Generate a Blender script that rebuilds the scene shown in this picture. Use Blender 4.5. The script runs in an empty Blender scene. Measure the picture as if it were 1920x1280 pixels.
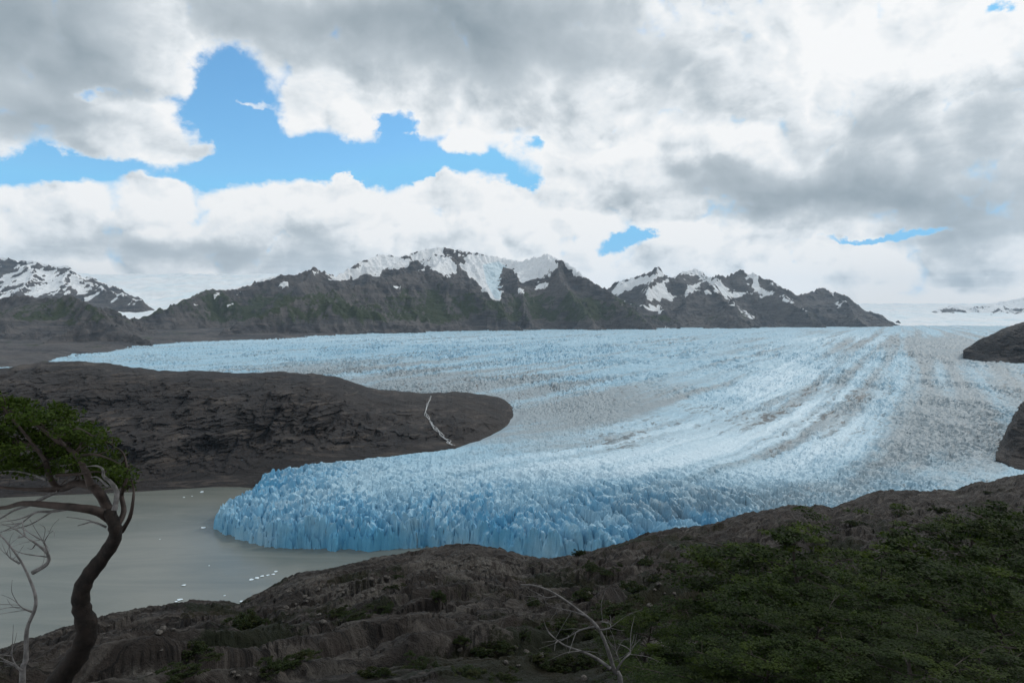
import bpy, math, random
import numpy as np
from mathutils import Vector

# ------------------------------------------------------------------ camera, sky, sun, exposure
CAMZ, F, CX, HY = 200.0, 1280.0, 960.0, 600.0      # eye height over the lake; focal length and horizon in photo pixels
scene = bpy.context.scene
col = scene.collection
cam_data = bpy.data.cameras.new('camera')
cam_data.sensor_width = 36.0
cam_data.lens = 36.0 * F / 1920.0
cam_data.shift_y = -(640.0 - HY) / 1920.0
cam_data.clip_start = 0.1
cam_data.clip_end = 60000.0
cam = bpy.data.objects.new('camera', cam_data)
cam.location = (0, 0, CAMZ)
cam.rotation_euler = (math.radians(90), 0, 0)
col.objects.link(cam)
scene.camera = cam
scene.view_settings.view_transform = 'Standard'
scene.view_settings.look = 'None'
scene.view_settings.gamma = 1.0
scene.view_settings.exposure = 0.0
scene.view_settings.use_curve_mapping = False
scene.cycles.max_bounces = 6
scene.cycles.diffuse_bounces = 3
scene.cycles.transparent_max_bounces = 12

SUN_AZ, SUN_EL = math.radians(62), math.radians(40)   # to the right of the view, high
sun_data = bpy.data.lights.new('sun', 'SUN')
sun_data.energy = 1.5
sun_data.angle = math.radians(10)
sun_data.color = (1.0, 0.955, 0.89)
sun = bpy.data.objects.new('sun', sun_data)
sdir = Vector((math.sin(SUN_AZ) * math.cos(SUN_EL), math.cos(SUN_AZ) * math.cos(SUN_EL), math.sin(SUN_EL)))
sun.rotation_euler = sdir.to_track_quat('Z', 'Y').to_euler()
col.objects.link(sun)


class NT:
    """short helper around a node tree"""
    def __init__(self, tree):
        self.t = tree
        tree.nodes.clear()

    def n(self, kind, **kw):
        nd = self.t.nodes.new(kind)
        for k, v in kw.items():
            if k.startswith('i_'):
                key = k[2:]
                key = int(key) if key.isdigit() else key.replace('_', ' ')
                self.set(nd.inputs[key], v)
            else:
                setattr(nd, k, v)
        return nd

    def set(self, sock, v):
        if isinstance(v, bpy.types.NodeSocket):
            self.t.links.new(v, sock)
        elif isinstance(v, bpy.types.Node):
            self.t.links.new(v.outputs[0], sock)
        else:
            sock.default_value = v

    def m(self, op, a, b=None, c=None, clamp=False):
        nd = self.t.nodes.new('ShaderNodeMath')
        nd.operation = op
        nd.use_clamp = clamp
        for i, v in enumerate((a, b, c)):
            if v is not None:
                self.set(nd.inputs[i], v)
        return nd.outputs[0]

    def v(self, op, a, b=None):
        nd = self.t.nodes.new('ShaderNodeVectorMath')
        nd.operation = op
        self.set(nd.inputs[0], a)
        if b is not None:
            self.set(nd.inputs[1], b)
        return nd.outputs['Value'] if op in ('LENGTH', 'DOT_PRODUCT') else nd.outputs[0]

    def noise(self, vec, scale, detail=6, rough=0.55, dist=0.0, kind='FBM', out=0):
        nd = self.t.nodes.new('ShaderNodeTexNoise')
        nd.noise_type = kind
        if vec is not None:
            self.set(nd.inputs['Vector'], vec)
        nd.inputs['Scale'].default_value = scale
        nd.inputs['Detail'].default_value = detail
        nd.inputs['Roughness'].default_value = rough
        nd.inputs['Distortion'].default_value = dist
        return nd.outputs[out]

    def ramp(self, fac, lo, hi):
        nd = self.t.nodes.new('ShaderNodeMapRange')
        nd.interpolation_type = 'SMOOTHSTEP'
        self.set(nd.inputs[0], fac)
        nd.inputs[1].default_value = lo
        nd.inputs[2].default_value = hi
        return nd.outputs[0]

    def mix(self, fac, a, b, blend='MIX'):
        nd = self.t.nodes.new('ShaderNodeMix')
        nd.data_type = 'RGBA'
        nd.blend_type = blend
        self.set(nd.inputs[0], fac)
        for i, v in ((6, a), (7, b)):
            if isinstance(v, tuple) and len(v) == 3:
                v = v + (1.0,)
            self.set(nd.inputs[i], v)
        return nd.outputs[2]

    def attr(self, name):
        nd = self.t.nodes.new('ShaderNodeAttribute')
        nd.attribute_name = name
        return nd.outputs['Fac']


def build_sky():
    w = bpy.data.worlds.new('World')
    scene.world = w
    w.use_nodes = True
    w.cycles.sampling_method = 'MANUAL'
    w.cycles.sample_map_resolution = 256
    T = NT(w.node_tree)
    out = T.n('ShaderNodeOutputWorld')
    bg = T.n('ShaderNodeBackground')
    bg.inputs['Strength'].default_value = 0.1
    T.t.links.new(bg.outputs[0], out.inputs[0])
    sky = T.n('ShaderNodeTexSky')
    sky.sky_type = 'NISHITA'
    sky.sun_disc = False
    sky.sun_elevation = SUN_EL
    sky.sun_rotation = SUN_AZ
    sky.altitude = 200
    sky.air_density = 1.0
    sky.dust_density = 0.3
    sky.ozone_density = 2.0
    tc = T.n('ShaderNodeTexCoord')
    d = tc.outputs['Generated']
    sep = T.n('ShaderNodeSeparateXYZ', i_0=d)
    dx, dy, dz = sep.outputs
    yy = T.m('MAXIMUM', dy, 0.06)
    # direction as slopes against the view north of the place: u right, v up
    u = T.m('DIVIDE', dx, yy)
    v = T.m('DIVIDE', dz, yy)
    q = T.n('ShaderNodeCombineXYZ', i_0=u, i_1=v).outputs[0]
    # flat cloud deck: direction projected on a layer overhead
    den = T.m('ADD', T.m('MAXIMUM', dz, 0.0), 0.13)
    deck = T.n('ShaderNodeCombineXYZ', i_0=T.m('DIVIDE', dx, den), i_1=T.m('DIVIDE', dy, den)).outputs[0]
    # light comes from the upper right: the same field read a little towards the sun gives the relief of the billows
    deck2 = T.v('ADD', deck, (0.10, 0.06, 0.02))
    ball = T.v('MULTIPLY', d, (1.0, 1.0, 1.25))
    ball2 = T.v('ADD', ball, (0.016, 0.0, 0.024))
    warp = T.noise(ball, 7.0, 9, 0.62, out=1)
    wv = T.v('MULTIPLY', T.v('SUBTRACT', warp, (0.5, 0.5, 0.5)), (0.20, 0.13, 0.0))
    qw = T.v('ADD', q, wv)

    def blob(px, py, rx, ry, vec=qw):
        c = ((px - CX) / F, (HY - py) / F, 0.0)
        e = T.v('MULTIPLY', T.v('SUBTRACT', vec, c), (F / rx, F / ry, 0.0))
        l2 = T.v('DOT_PRODUCT', e, e)
        return T.m('POWER', 2.718, T.m('MULTIPLY', l2, -1.0))

    def total(items, vec=qw):
        s = None
        for (px, py, rx, ry, a) in items:
            b = T.m('MULTIPLY', blob(px, py, rx, ry, vec), a)
            s = b if s is None else T.m('ADD', s, b)
        return s

    holes = [(425, 165, 62, 62, 1.0), (455, 250, 70, 60, 1.0), (590, 305, 150, 42, 1.0), (800, 318, 170, 26, 0.95),
             (735, 255, 32, 40, 0.9), (130, 318, 260, 26, 1.0), (1172, 455, 66, 13, 0.9), (1655, 452, 95, 7, 0.85),
             (985, 278, 30, 16, 0.55), (975, 345, 30, 14, 0.5), (1895, 8, 28, 12, 0.6), (180, 195, 26, 12, 0.42),
             (1150, 235, 14, 20, 0.3), (1440, 330, 18, 12, 0.3)]
    puffs = [(640, 335, 26, 20, 0.8), (460, 192, 40, 9, 0.75), (395, 270, 50, 22, 0.5), (290, 330, 60, 18, 0.75), (830, 345, 30, 16, 0.5)]
    hole = T.m('SUBTRACT', total(holes), total(puffs))
    def puff(vec, scale):
        nd = T.n('ShaderNodeTexNoise', noise_type='RIDGED_MULTIFRACTAL', normalize=True)
        T.set(nd.inputs['Vector'], vec)
        nd.inputs['Scale'].default_value = scale
        nd.inputs['Detail'].default_value = 5.0
        nd.inputs['Roughness'].default_value = 0.5
        nd.inputs['Lacunarity'].default_value = 2.1
        nd.inputs['Offset'].default_value = 0.85
        nd.inputs['Gain'].default_value = 1.6
        return T.m('SUBTRACT', 1.0, nd.outputs[0])
    bw = T.v('ADD', ball, T.v('MULTIPLY', T.v('SUBTRACT', warp, (0.5, 0.5, 0.5)), (0.06, 0.06, 0.06)))
    bw2 = T.v('ADD', bw, (0.010, 0.0, 0.017))
    p1, p2 = puff(bw, 7.0), puff(bw2, 7.0)
    n1 = T.noise(ball, 6.5, 13, 0.64, 0.25)
    n2 = T.noise(ball2, 6.5, 13, 0.64, 0.25)
    nd1 = T.noise(deck, 0.75, 6, 0.5, 0.5)
    nd2 = T.noise(deck2, 0.75, 6, 0.5, 0.5)
    edge_n = T.m('ADD', T.m('MULTIPLY', T.m('SUBTRACT', n1, 0.5), 1.0), T.m('MULTIPLY', T.m('SUBTRACT', p1, 0.6), 0.5))
    cover = T.m('ADD', T.m('SUBTRACT', 1.05, T.m('MULTIPLY', hole, 1.30)), edge_n)
    dens = T.ramp(cover, 0.28, 0.70)
    # thick grey bases of the deck and bright billows
    grey = [(40, 60, 170, 150, 0.95), (640, 30, 330, 80, 0.72), (960, 90, 220, 110, 0.72), (1240, 120, 170, 100, 0.32),
            (1780, 385, 240, 66, 1.05), (1480, 350, 170, 52, 0.75), (1680, 240, 170, 60, 0.45), (330, 245, 100, 26, 0.40),
            (1900, 210, 80, 120, 0.40), (30, 228, 130, 36, 0.55), (300, 480, 260, 36, 0.70), (640, 490, 200, 26, 0.35), (1130, 335, 140, 22, 0.38),
            (1330, 300, 100, 22, 0.50), (860, 150, 140, 60, 0.3), (1250, 380, 300, 20, 0.25)]
    bright = [(330, 130, 70, 60, 0.45), (640, 215, 110, 35, 0.4), (860, 265, 110, 30, 0.5), (1640, 90, 150, 70, 0.5), (1860, 90, 90, 60, 0.3),
              (300, 385, 420, 36, 0.35), (1000, 380, 330, 40, 0.35), (1600, 510, 380, 36, 0.45), (1110, 280, 150, 36, 0.3), (1200, 420, 250, 30, 0.3)]
    soft = T.v('ADD', q, T.v('MULTIPLY', T.v('SUBTRACT', T.noise(ball, 4.5, 6, 0.58, out=1), (0.5, 0.5, 0.5)), (0.26, 0.18, 0.0)))
    g = T.m('SUBTRACT', total(grey, soft), total(bright, soft))
    # crisp billows where the cloud is not a flat grey base
    crisp = T.ramp(g, 0.75, 0.0)
    low = T.ramp(dz, 0.42, 0.10)
    rel = T.m('MULTIPLY', T.m('ADD', T.m('MULTIPLY', T.m('SUBTRACT', n1, n2), 1.6), T.m('MULTIPLY', T.m('SUBTRACT', p1, p2), T.m('ADD', T.m('MULTIPLY', low, 0.35), 0.5))), T.m('ADD', T.m('MULTIPLY', crisp, 0.75), 0.25))
    rel = T.m('ADD', rel, T.m('MULTIPLY', T.m('SUBTRACT', nd1, nd2), 0.9))
    # grey deck base deepened overhead, mostly unseen, to lower the light on the land
    over = T.m('MULTIPLY', T.ramp(dz, 0.30, 0.62), 0.34)
    lum = T.m('ADD', T.m('SUBTRACT', T.m('SUBTRACT', 0.81, over), T.m('MULTIPLY', g, 0.70)), rel)
    lum = T.m('ADD', lum, T.m('MULTIPLY', T.m('SUBTRACT', nd1, 0.5), 0.35))
    lum = T.m('ADD', lum, T.m('MULTIPLY', T.m('SUBTRACT', 1.0, T.ramp(cover, 0.34, 0.95)), 0.30))
    lum = T.m('MINIMUM', T.m('MAXIMUM', lum, 0.0), 1.0)
    cr = T.n('ShaderNodeValToRGB', i_0=lum)
    els = cr.color_ramp.elements
    els[0].position, els[0].color = 0.0, (2.7, 3.3, 3.75, 1)
    els[1].position, els[1].color = 1.0, (9.8, 9.85, 9.85, 1)
    e = els.new(0.45)
    e.color = (5.2, 5.8, 6.25, 1)
    e = els.new(0.75)
    e.color = (8.2, 8.6, 8.9, 1)
    blue = T.mix(1.0, sky.outputs[0], (1.0, 1.62, 1.80), 'MULTIPLY')
    blue = T.mix(1.0, blue, (2.3, 6.1, 9.7), 'DARKEN')
    final = T.mix(dens, blue, cr.outputs[0])
    T.t.links.new(final, bg.inputs['Color'])


build_sky()

# ------------------------------------------------------------------ numeric helpers
def P(px, py, depth):
    return np.array([(px - CX) / F * depth, depth, CAMZ + (HY - py) / F * depth])


def hash2(ix, iy, seed=0):
    h = (ix.astype(np.int64) * 374761393 + iy.astype(np.int64) * 668265263 + seed * 2147483647 + 1442695) & 0xffffffff
    h = ((h ^ (h >> 13)) * 1274126177) & 0xffffffff
    h = ((h ^ (h >> 16)) * 2246822519) & 0xffffffff
    return (h ^ (h >> 15)) & 0xffffffff


def rnd2(ix, iy, seed=0):
    return hash2(ix, iy, seed) / 4294967295.0


def perlin(x, y, seed=0):
    x0 = np.floor(x); y0 = np.floor(y)
    fx = x - x0; fy = y - y0
    ux = fx * fx * fx * (fx * (fx * 6 - 15) + 10)
    uy = fy * fy * fy * (fy * (fy * 6 - 15) + 10)
    ix = x0.astype(np.int64); iy = y0.astype(np.int64)

    def g(ox, oy):
        a = rnd2(ix + ox, iy + oy, seed) * (2 * np.pi)
        return np.cos(a) * (fx - ox) + np.sin(a) * (fy - oy)
    a = g(0, 0) * (1 - ux) + g(1, 0) * ux
    b = g(0, 1) * (1 - ux) + g(1, 1) * ux
    return (a * (1 - uy) + b * uy) * 1.5


def fbm(x, y, octs=5, seed=0, gain=0.5, lac=2.03):
    s = 0.0; a = 1.0
    for o in range(octs):
        s = s + a * perlin(x, y, seed + o * 17)
        x = x * lac + 13.7; y = y * lac - 7.1
        a *= gain
    return s


def ridged(x, y, octs=5, seed=0, gain=0.5, lac=2.05):
    s = 0.0; a = 1.0; w = 1.0
    for o in range(octs):
        n = (1 - np.minimum(np.abs(perlin(x, y, seed + o * 31)) * 1.6, 1)) ** 2
        s = s + a * n * w
        w = np.clip(n * 1.6, 0, 1)
        x = x * lac + 5.3; y = y * lac + 9.2
        a *= gain
    return s


def worley(x, y, seed=0, vec=False):
    ix = np.floor(x).astype(np.int64); iy = np.floor(y).astype(np.int64)
    f1 = np.full(x.shape, 9.0); f2 = np.full(x.shape, 9.0); idv = np.zeros(x.shape); vx = np.zeros(x.shape); vy = np.zeros(x.shape)
    for ox in (-1, 0, 1):
        for oy in (-1, 0, 1):
            cx = ix + ox; cy = iy + oy
            ex = cx + 0.1 + 0.8 * rnd2(cx, cy, seed) - x; ey = cy + 0.1 + 0.8 * rnd2(cx, cy, seed + 5) - y
            dd = np.hypot(ex, ey)
            r = rnd2(cx, cy, seed + 9)
            near = dd < f1
            f2 = np.where(near, f1, np.minimum(f2, dd))
            idv = np.where(near, r, idv); vx = np.where(near, ex, vx); vy = np.where(near, ey, vy)
            f1 = np.where(near, dd, f1)
    return (f1, f2, idv, vx, vy) if vec else (f1, f2, idv)


def sstep(x, a, b):
    t = np.clip((x - a) / (b - a), 0, 1)
    return t * t * (3 - 2 * t)


def seg_dist(X, Y, pts):
    """distance to a polyline, with z interpolated at the nearest point when pts are 3-D"""
    best = np.full(X.shape, 1e9); zz = np.zeros(X.shape)
    for a, b in zip(pts[:-1], pts[1:]):
        vx, vy = b[0] - a[0], b[1] - a[1]
        t = np.clip(((X - a[0]) * vx + (Y - a[1]) * vy) / (vx * vx + vy * vy + 1e-9), 0, 1)
        dd = np.hypot(X - a[0] - t * vx, Y - a[1] - t * vy)
        c = dd < best
        best = np.where(c, dd, best)
        if len(a) > 2:
            zz = np.where(c, a[2] + t * (b[2] - a[2]), zz)
    return best, zz


def inside(X, Y, poly):
    res = np.zeros(X.shape, bool)
    n = len(poly)
    for i in range(n):
        x1, y1 = poly[i][:2]; x2, y2 = poly[(i + 1) % n][:2]
        if y1 == y2:
            continue
        c = ((y1 > Y) != (y2 > Y)) & (X < (x2 - x1) * (Y - y1) / (y2 - y1) + x1)
        res ^= c
    return res


def to_px(X, Y, Z):
    return CX + F * X / Y, HY - F * (Z - CAMZ) / Y


def grid_mesh(name, X, Y, Z, mat, attrs=None, keep=None, parent=None, kind='structure', smooth=True):
    r, c = X.shape
    co = np.stack([X, Y, Z], -1).reshape(-1, 3).astype(np.float32)
    i = np.arange((r - 1) * c).reshape(r - 1, c)[:, :-1]
    quads = np.stack([i, i + 1, i + 1 + c, i + c], -1).reshape(-1, 4)
    if keep is not None:
        k = keep.reshape(-1)
        quads = quads[k[quads].any(1)]
        used = np.zeros(len(co), bool); used[quads.reshape(-1)] = True
        remap = np.cumsum(used) - 1
        quads = remap[quads]; co = co[used]
    else:
        used = None
    me = bpy.data.meshes.new(name)
    me.vertices.add(len(co)); me.vertices.foreach_set('co', co.reshape(-1))
    me.loops.add(quads.size); me.loops.foreach_set('vertex_index', quads.reshape(-1).astype(np.int32))
    me.polygons.add(len(quads)); me.polygons.foreach_set('loop_start', (np.arange(len(quads)) * 4).astype(np.int32))
    me.update(calc_edges=True)
    me.polygons.foreach_set('use_smooth', np.full(len(quads), smooth))
    for an, av in (attrs or {}).items():
        a = me.attributes.new(an, 'FLOAT', 'POINT')
        av = av.reshape(-1).astype(np.float32)
        a.data.foreach_set('value', av if used is None else av[used])
    me.materials.append(mat)
    o = bpy.data.objects.new(name, me)
    if kind:
        o['kind'] = kind
    o.parent = parent
    col.objects.link(o)
    return o


def material(name):
    mt = bpy.data.materials.new(name)
    mt.use_nodes = True
    T = NT(mt.node_tree)
    out = T.n('ShaderNodeOutputMaterial')
    b = T.n('ShaderNodeBsdfPrincipled')
    T.t.links.new(b.outputs[0], out.inputs[0])
    b.inputs['Roughness'].default_value = 0.85
    b.inputs['Specular IOR Level'].default_value = 0.25
    return mt, T, b


def bump(T, b, height, strength=0.5, dist=1.0):
    nd = T.n('ShaderNodeBump')
    nd.inputs['Strength'].default_value = strength
    nd.inputs['Distance'].default_value = dist
    T.set(nd.inputs['Height'], height)
    T.t.links.new(nd.outputs[0], b.inputs['Normal'])


def polar(px0, px1, dpx, depths):
    pxs = np.arange(px0, px1 + dpx, dpx)
    PX, Y = np.meshgrid(pxs, depths)
    return PX, (PX - CX) / F * Y, Y


def geom_depths(stops):
    """stops: (depth, relative step) -> depths growing by that ratio up to the next stop"""
    out = [stops[0][0]]
    for (d0, s), (d1, _) in zip(stops[:-1], stops[1:]):
        while out[-1] < d1:
            out.append(out[-1] * (1 + s))
    return np.array(out)


# ------------------------------------------------------------------ materials of the land
def mat_mountain():
    mt, T, b = material('mountain_rock')
    geo = T.n('ShaderNodeNewGeometry')
    pos = geo.outputs['Position']
    n_big = T.noise(pos, 0.0022, 8, 0.6)
    n_mid = T.noise(pos, 0.011, 9, 0.65)
    st = T.v('MULTIPLY', pos, (0.004, 0.004, 0.028))
    n_str = T.noise(st, 1.0, 8, 0.65, 0.6)
    rock = T.mix(T.ramp(n_big, 0.35, 0.65), (0.038, 0.039, 0.046), (0.100, 0.093, 0.091))
    rock = T.mix(T.ramp(n_str, 0.42, 0.68), rock, (0.130, 0.119, 0.114))
    rock = T.mix(T.ramp(n_mid, 0.52, 0.72), rock, (0.045, 0.042, 0.045))
    veg = T.m('ADD', T.attr('veg'), T.m('MULTIPLY', T.m('SUBTRACT', n_mid, 0.5), 1.6))
    green = T.mix(n_mid, (0.016, 0.030, 0.013), (0.050, 0.060, 0.024))
    c = T.mix(T.ramp(veg, 0.42, 0.62), rock, green)
    sn = T.m('ADD', T.attr('snow'), T.m('MULTIPLY', T.m('SUBTRACT', n_mid, 0.5), 0.9))
    snow_c = T.mix(n_big, (0.80, 0.84, 0.88), (0.86, 0.87, 0.88))
    snow_c = T.mix(T.ramp(T.attr('blueice'), 0.3, 0.7), snow_c, (0.66, 0.79, 0.86))
    c = T.mix(T.ramp(sn, 0.44, 0.56), c, snow_c)
    T.set(b.inputs['Base Color'], c)
    h = T.m('ADD', T.m('MULTIPLY', n_mid, 1.0), T.m('MULTIPLY', n_str, 0.6))
    bump(T, b, h, 1.0, 42.0)
    return mt


def mat_ice():
    mt, T, b = material('glacier_ice')
    geo = T.n('ShaderNodeNewGeometry')
    pos = geo.outputs['Position']
    n1 = T.noise(pos, 0.05, 8, 0.65)
    n2 = T.noise(pos, 0.35, 6, 0.65)
    n3 = T.noise(pos, 0.012, 5, 0.6)
    fr = T.m('ADD', T.attr('fresh'), T.m('MULTIPLY', T.m('SUBTRACT', n1, 0.5), 0.9))
    ice = T.mix(T.ramp(fr, 0.15, 1.0), (0.355, 0.525, 0.63), (0.095, 0.335, 0.53))
    ice = T.mix(T.ramp(n3, 0.35, 0.7), ice, (0.275, 0.465, 0.59))
    ice = T.mix(T.m('MULTIPLY', T.attr('clean_sunlit'), 0.85), ice, (0.60, 0.73, 0.81))
    # rock flour and grit that tints the surface, and debris lines lying in the crevasses
    di = T.m('ADD', T.attr('dirt'), T.m('MULTIPLY', T.m('SUBTRACT', n1, 0.5), 0.8))
    dirtc = T.mix(n2, (0.20, 0.235, 0.255), (0.32, 0.365, 0.39))
    c = T.mix(T.m('MULTIPLY', T.ramp(di, 0.05, 0.95), 0.9), ice, dirtc)
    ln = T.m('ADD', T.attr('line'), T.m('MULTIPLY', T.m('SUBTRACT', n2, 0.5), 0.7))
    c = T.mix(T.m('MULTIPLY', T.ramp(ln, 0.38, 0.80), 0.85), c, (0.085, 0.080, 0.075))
    T.set(b.inputs['Base Color'], c)
    b.inputs['Roughness'].default_value = 0.5
    bump(T, b, T.m('ADD', n2, T.m('MULTIPLY', n1, 2.0)), 0.6, 1.2)
    return mt


def mat_ridge():
    mt, T, b = material('dark_rock')
    geo = T.n('ShaderNodeNewGeometry')
    pos = geo.outputs['Position']
    n1 = T.noise(pos, 0.012, 8, 0.62)
    n2 = T.noise(pos, 0.12, 8, 0.68)
    st = T.v('MULTIPLY', pos, (0.014, 0.014, 0.17))
    n3 = T.noise(st, 1.0, 8, 0.66, 0.8)
    c = T.mix(T.ramp(n1, 0.35, 0.68), (0.020, 0.0175, 0.018), (0.042, 0.035, 0.032))
    c = T.mix(T.ramp(n3, 0.52, 0.66), c, (0.085, 0.070, 0.060))
    c = T.mix(T.ramp(n2, 0.55, 0.75), c, (0.018, 0.018, 0.020))
    T.set(b.inputs['Base Color'], c)
    b.inputs['Roughness'].default_value = 0.75
    bump(T, b, T.m('ADD', n2, T.m('MULTIPLY', n3, 1.5)), 1.0, 6.0)
    return mt


def mat_hill():
    mt, T, b = material('hillside_rock')
    geo = T.n('ShaderNodeNewGeometry')
    pos = geo.outputs['Position']
    n1 = T.noise(pos, 0.07, 8, 0.62)
    n2 = T.noise(pos, 0.9, 8, 0.7)
    n4 = T.noise(pos, 4.5, 5, 0.7)
    # bedding runs up to the right and away
    qv = T.v('DOT_PRODUCT', pos, (0.592, -0.806, 0.55))
    av = T.v('DOT_PRODUCT', pos, (0.806, 0.592, 0.0))
    st2 = T.n('ShaderNodeCombineXYZ', i_0=T.m('MULTIPLY', qv, 1.1), i_1=T.m('MULTIPLY', av, 0.07)).outputs[0]
    n3 = T.noise(st2, 1.0, 9, 0.68, 0.5)
    crack = T.noise(st2, 0.42, 5, 0.6, 0.9)
    c = T.mix(T.ramp(n1, 0.35, 0.68), (0.020, 0.0165, 0.0148), (0.043, 0.034, 0.0295))
    c = T.mix(T.ramp(n3, 0.48, 0.64), c, (0.100, 0.089, 0.080))
    c = T.mix(T.ramp(n2, 0.56, 0.74), c, (0.008, 0.0076, 0.008))
    ck = T.m('SUBTRACT', 1.0, T.ramp(T.m('ABSOLUTE', T.m('SUBTRACT', crack, 0.5)), 0.0, 0.022))
    c = T.mix(T.m('MULTIPLY', ck, 0.9), c, (0.006, 0.0055, 0.0055))
    lich = T.m('MULTIPLY', T.ramp(T.attr('pale'), 0.3, 0.9), T.ramp(n2, 0.40, 0.60))
    c = T.mix(lich, c, (0.125, 0.116, 0.104))
    ve = T.m('ADD', T.attr('veg'), T.m('MULTIPLY', T.m('SUBTRACT', n2, 0.5), 1.5))
    gr = T.mix(T.ramp(n1, 0.4, 0.62), (0.007, 0.011, 0.004), (0.024, 0.016, 0.006))
    gr = T.mix(n4, gr, (0.014, 0.018, 0.006))
    c = T.mix(T.ramp(ve, 0.45, 0.70), c, gr)
    T.set(b.inputs['Base Color'], c)
    h = T.m('ADD', T.m('ADD', T.m('MULTIPLY', n2, 0.6), T.m('MULTIPLY', n3, 1.6)), T.m('MULTIPLY', n4, 0.25))
    bump(T, b, h, 1.0, 1.3)
    return mt


def mat_water():
    mt, T, b = material('glacial_lake_water')
    geo = T.n('ShaderNodeNewGeometry')
    pos = geo.outputs['Position']
    n1 = T.noise(T.v('MULTIPLY', pos, (0.006, 0.02, 1.0)), 1.0, 6, 0.6, 0.8)
    c = T.mix(T.ramp(n1, 0.35, 0.65), (0.120, 0.135, 0.122), (0.168, 0.178, 0.158))
    T.set(b.inputs['Base Color'], c)
    b.inputs['Roughness'].default_value = 0.22
    b.inputs['IOR'].default_value = 1.33
    b.inputs['Specular IOR Level'].default_value = 0.5
    w1 = T.noise(T.v('MULTIPLY', pos, (0.35, 0.9, 1.0)), 0.6, 5, 0.6)
    w2 = T.noise(pos, 0.05, 4, 0.5)
    bump(T, b, T.m('ADD', w1, w2), 0.22, 0.6)
    return mt


M_MOUNT, M_ICE, M_RIDGE, M_HILL, M_WATER = mat_mountain(), mat_ice(), mat_ridge(), mat_hill(), mat_water()

# ------------------------------------------------------------------ lake
xs = np.linspace(-1500, 900, 60); ys = np.linspace(150, 1300, 40)
LX, LY = np.meshgrid(xs, ys)
grid_mesh('lake', LX, LY, np.zeros(LX.shape), M_WATER)

# ------------------------------------------------------------------ glacier
ZT = np.array([[0, 20], [600, 26], [760, 38], [900, 43], [1200, 49], [1800, 60], [2500, 70], [3700, 84], [4700, 95], [6000, 104], [8000, 110], [9800, 116], [12000, 122]])


def ice_level(Y):
    return np.interp(Y, ZT[:, 0], ZT[:, 1])


FRONT_PX = [(425, 888), (448, 895), (470, 903), (491, 908), (484, 922), (478, 936), (448, 950), (418, 966), (401, 984), (402, 992), (450, 1011), (520, 1025),
            (620, 1031), (720, 1031), (800, 1025), (860, 1028), (950, 1045), (1050, 1066), (1200, 1085), (1500, 1100), (2150, 1120)]
front = [P(a, b_, (CAMZ) * F / (b_ - HY))[:2] for a, b_ in FRONT_PX]
ice_poly = [tuple(p) for p in front] + [(9000, 600), (9000, 11000), (-9000, 11000), (-9000, 2000), (-500, 1000)]


TOE = [tuple(P(*p)[:2]) for p in [(450, 895, 838), (480, 888, 842), (560, 868, 846), (700, 852, 850), (850, 839, 858), (900, 824, 900), (940, 804, 985), (965, 788, 1080), (975, 780, 1130)]]


def flow_coords(X, Y):
    """distance along and across the middle flow line of the ice stream"""
    dg = np.linspace(560, 9000, 1500)
    pyg = HY + (CAMZ - ice_level(dg)) / dg * F
    line = []
    for px, py in [(1660, 618), (1640, 640), (1590, 680), (1520, 730), (1420, 790), (1300, 835), (1150, 870), (1000, 893), (850, 915), (700, 940), (560, 962), (430, 985)]:
        d = np.interp(-py, -pyg, dg)
        line.append(((px - CX) / F * d, d))
    # smooth the polyline
    for _ in range(4):
        q = [line[0]]
        for a, b in zip(line[:-1], line[1:]):
            q += [(a[0] * .75 + b[0] * .25, a[1] * .75 + b[1] * .25), (a[0] * .25 + b[0] * .75, a[1] * .25 + b[1] * .75)]
        line = q + [line[-1]]
    best = np.full(X.shape, 1e9); n = np.zeros(X.shape); s_ = np.zeros(X.shape); acc = 0.0
    for a, b in zip(line[:-1], line[1:]):
        vx, vy = b[0] - a[0], b[1] - a[1]
        L = math.hypot(vx, vy)
        t = ((X - a[0]) * vx + (Y - a[1]) * vy) / (L * L)
        tc = np.clip(t, 0, 1)
        dd = np.hypot(X - a[0] - tc * vx, Y - a[1] - tc * vy)
        c = dd < best
        best = np.where(c, dd, best)
        n = np.where(c, ((X - a[0]) * vy - (Y - a[1]) * vx) / L, n)
        s_ = np.where(c, acc + tc * L, s_)
        acc += L
    return s_, n


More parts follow.
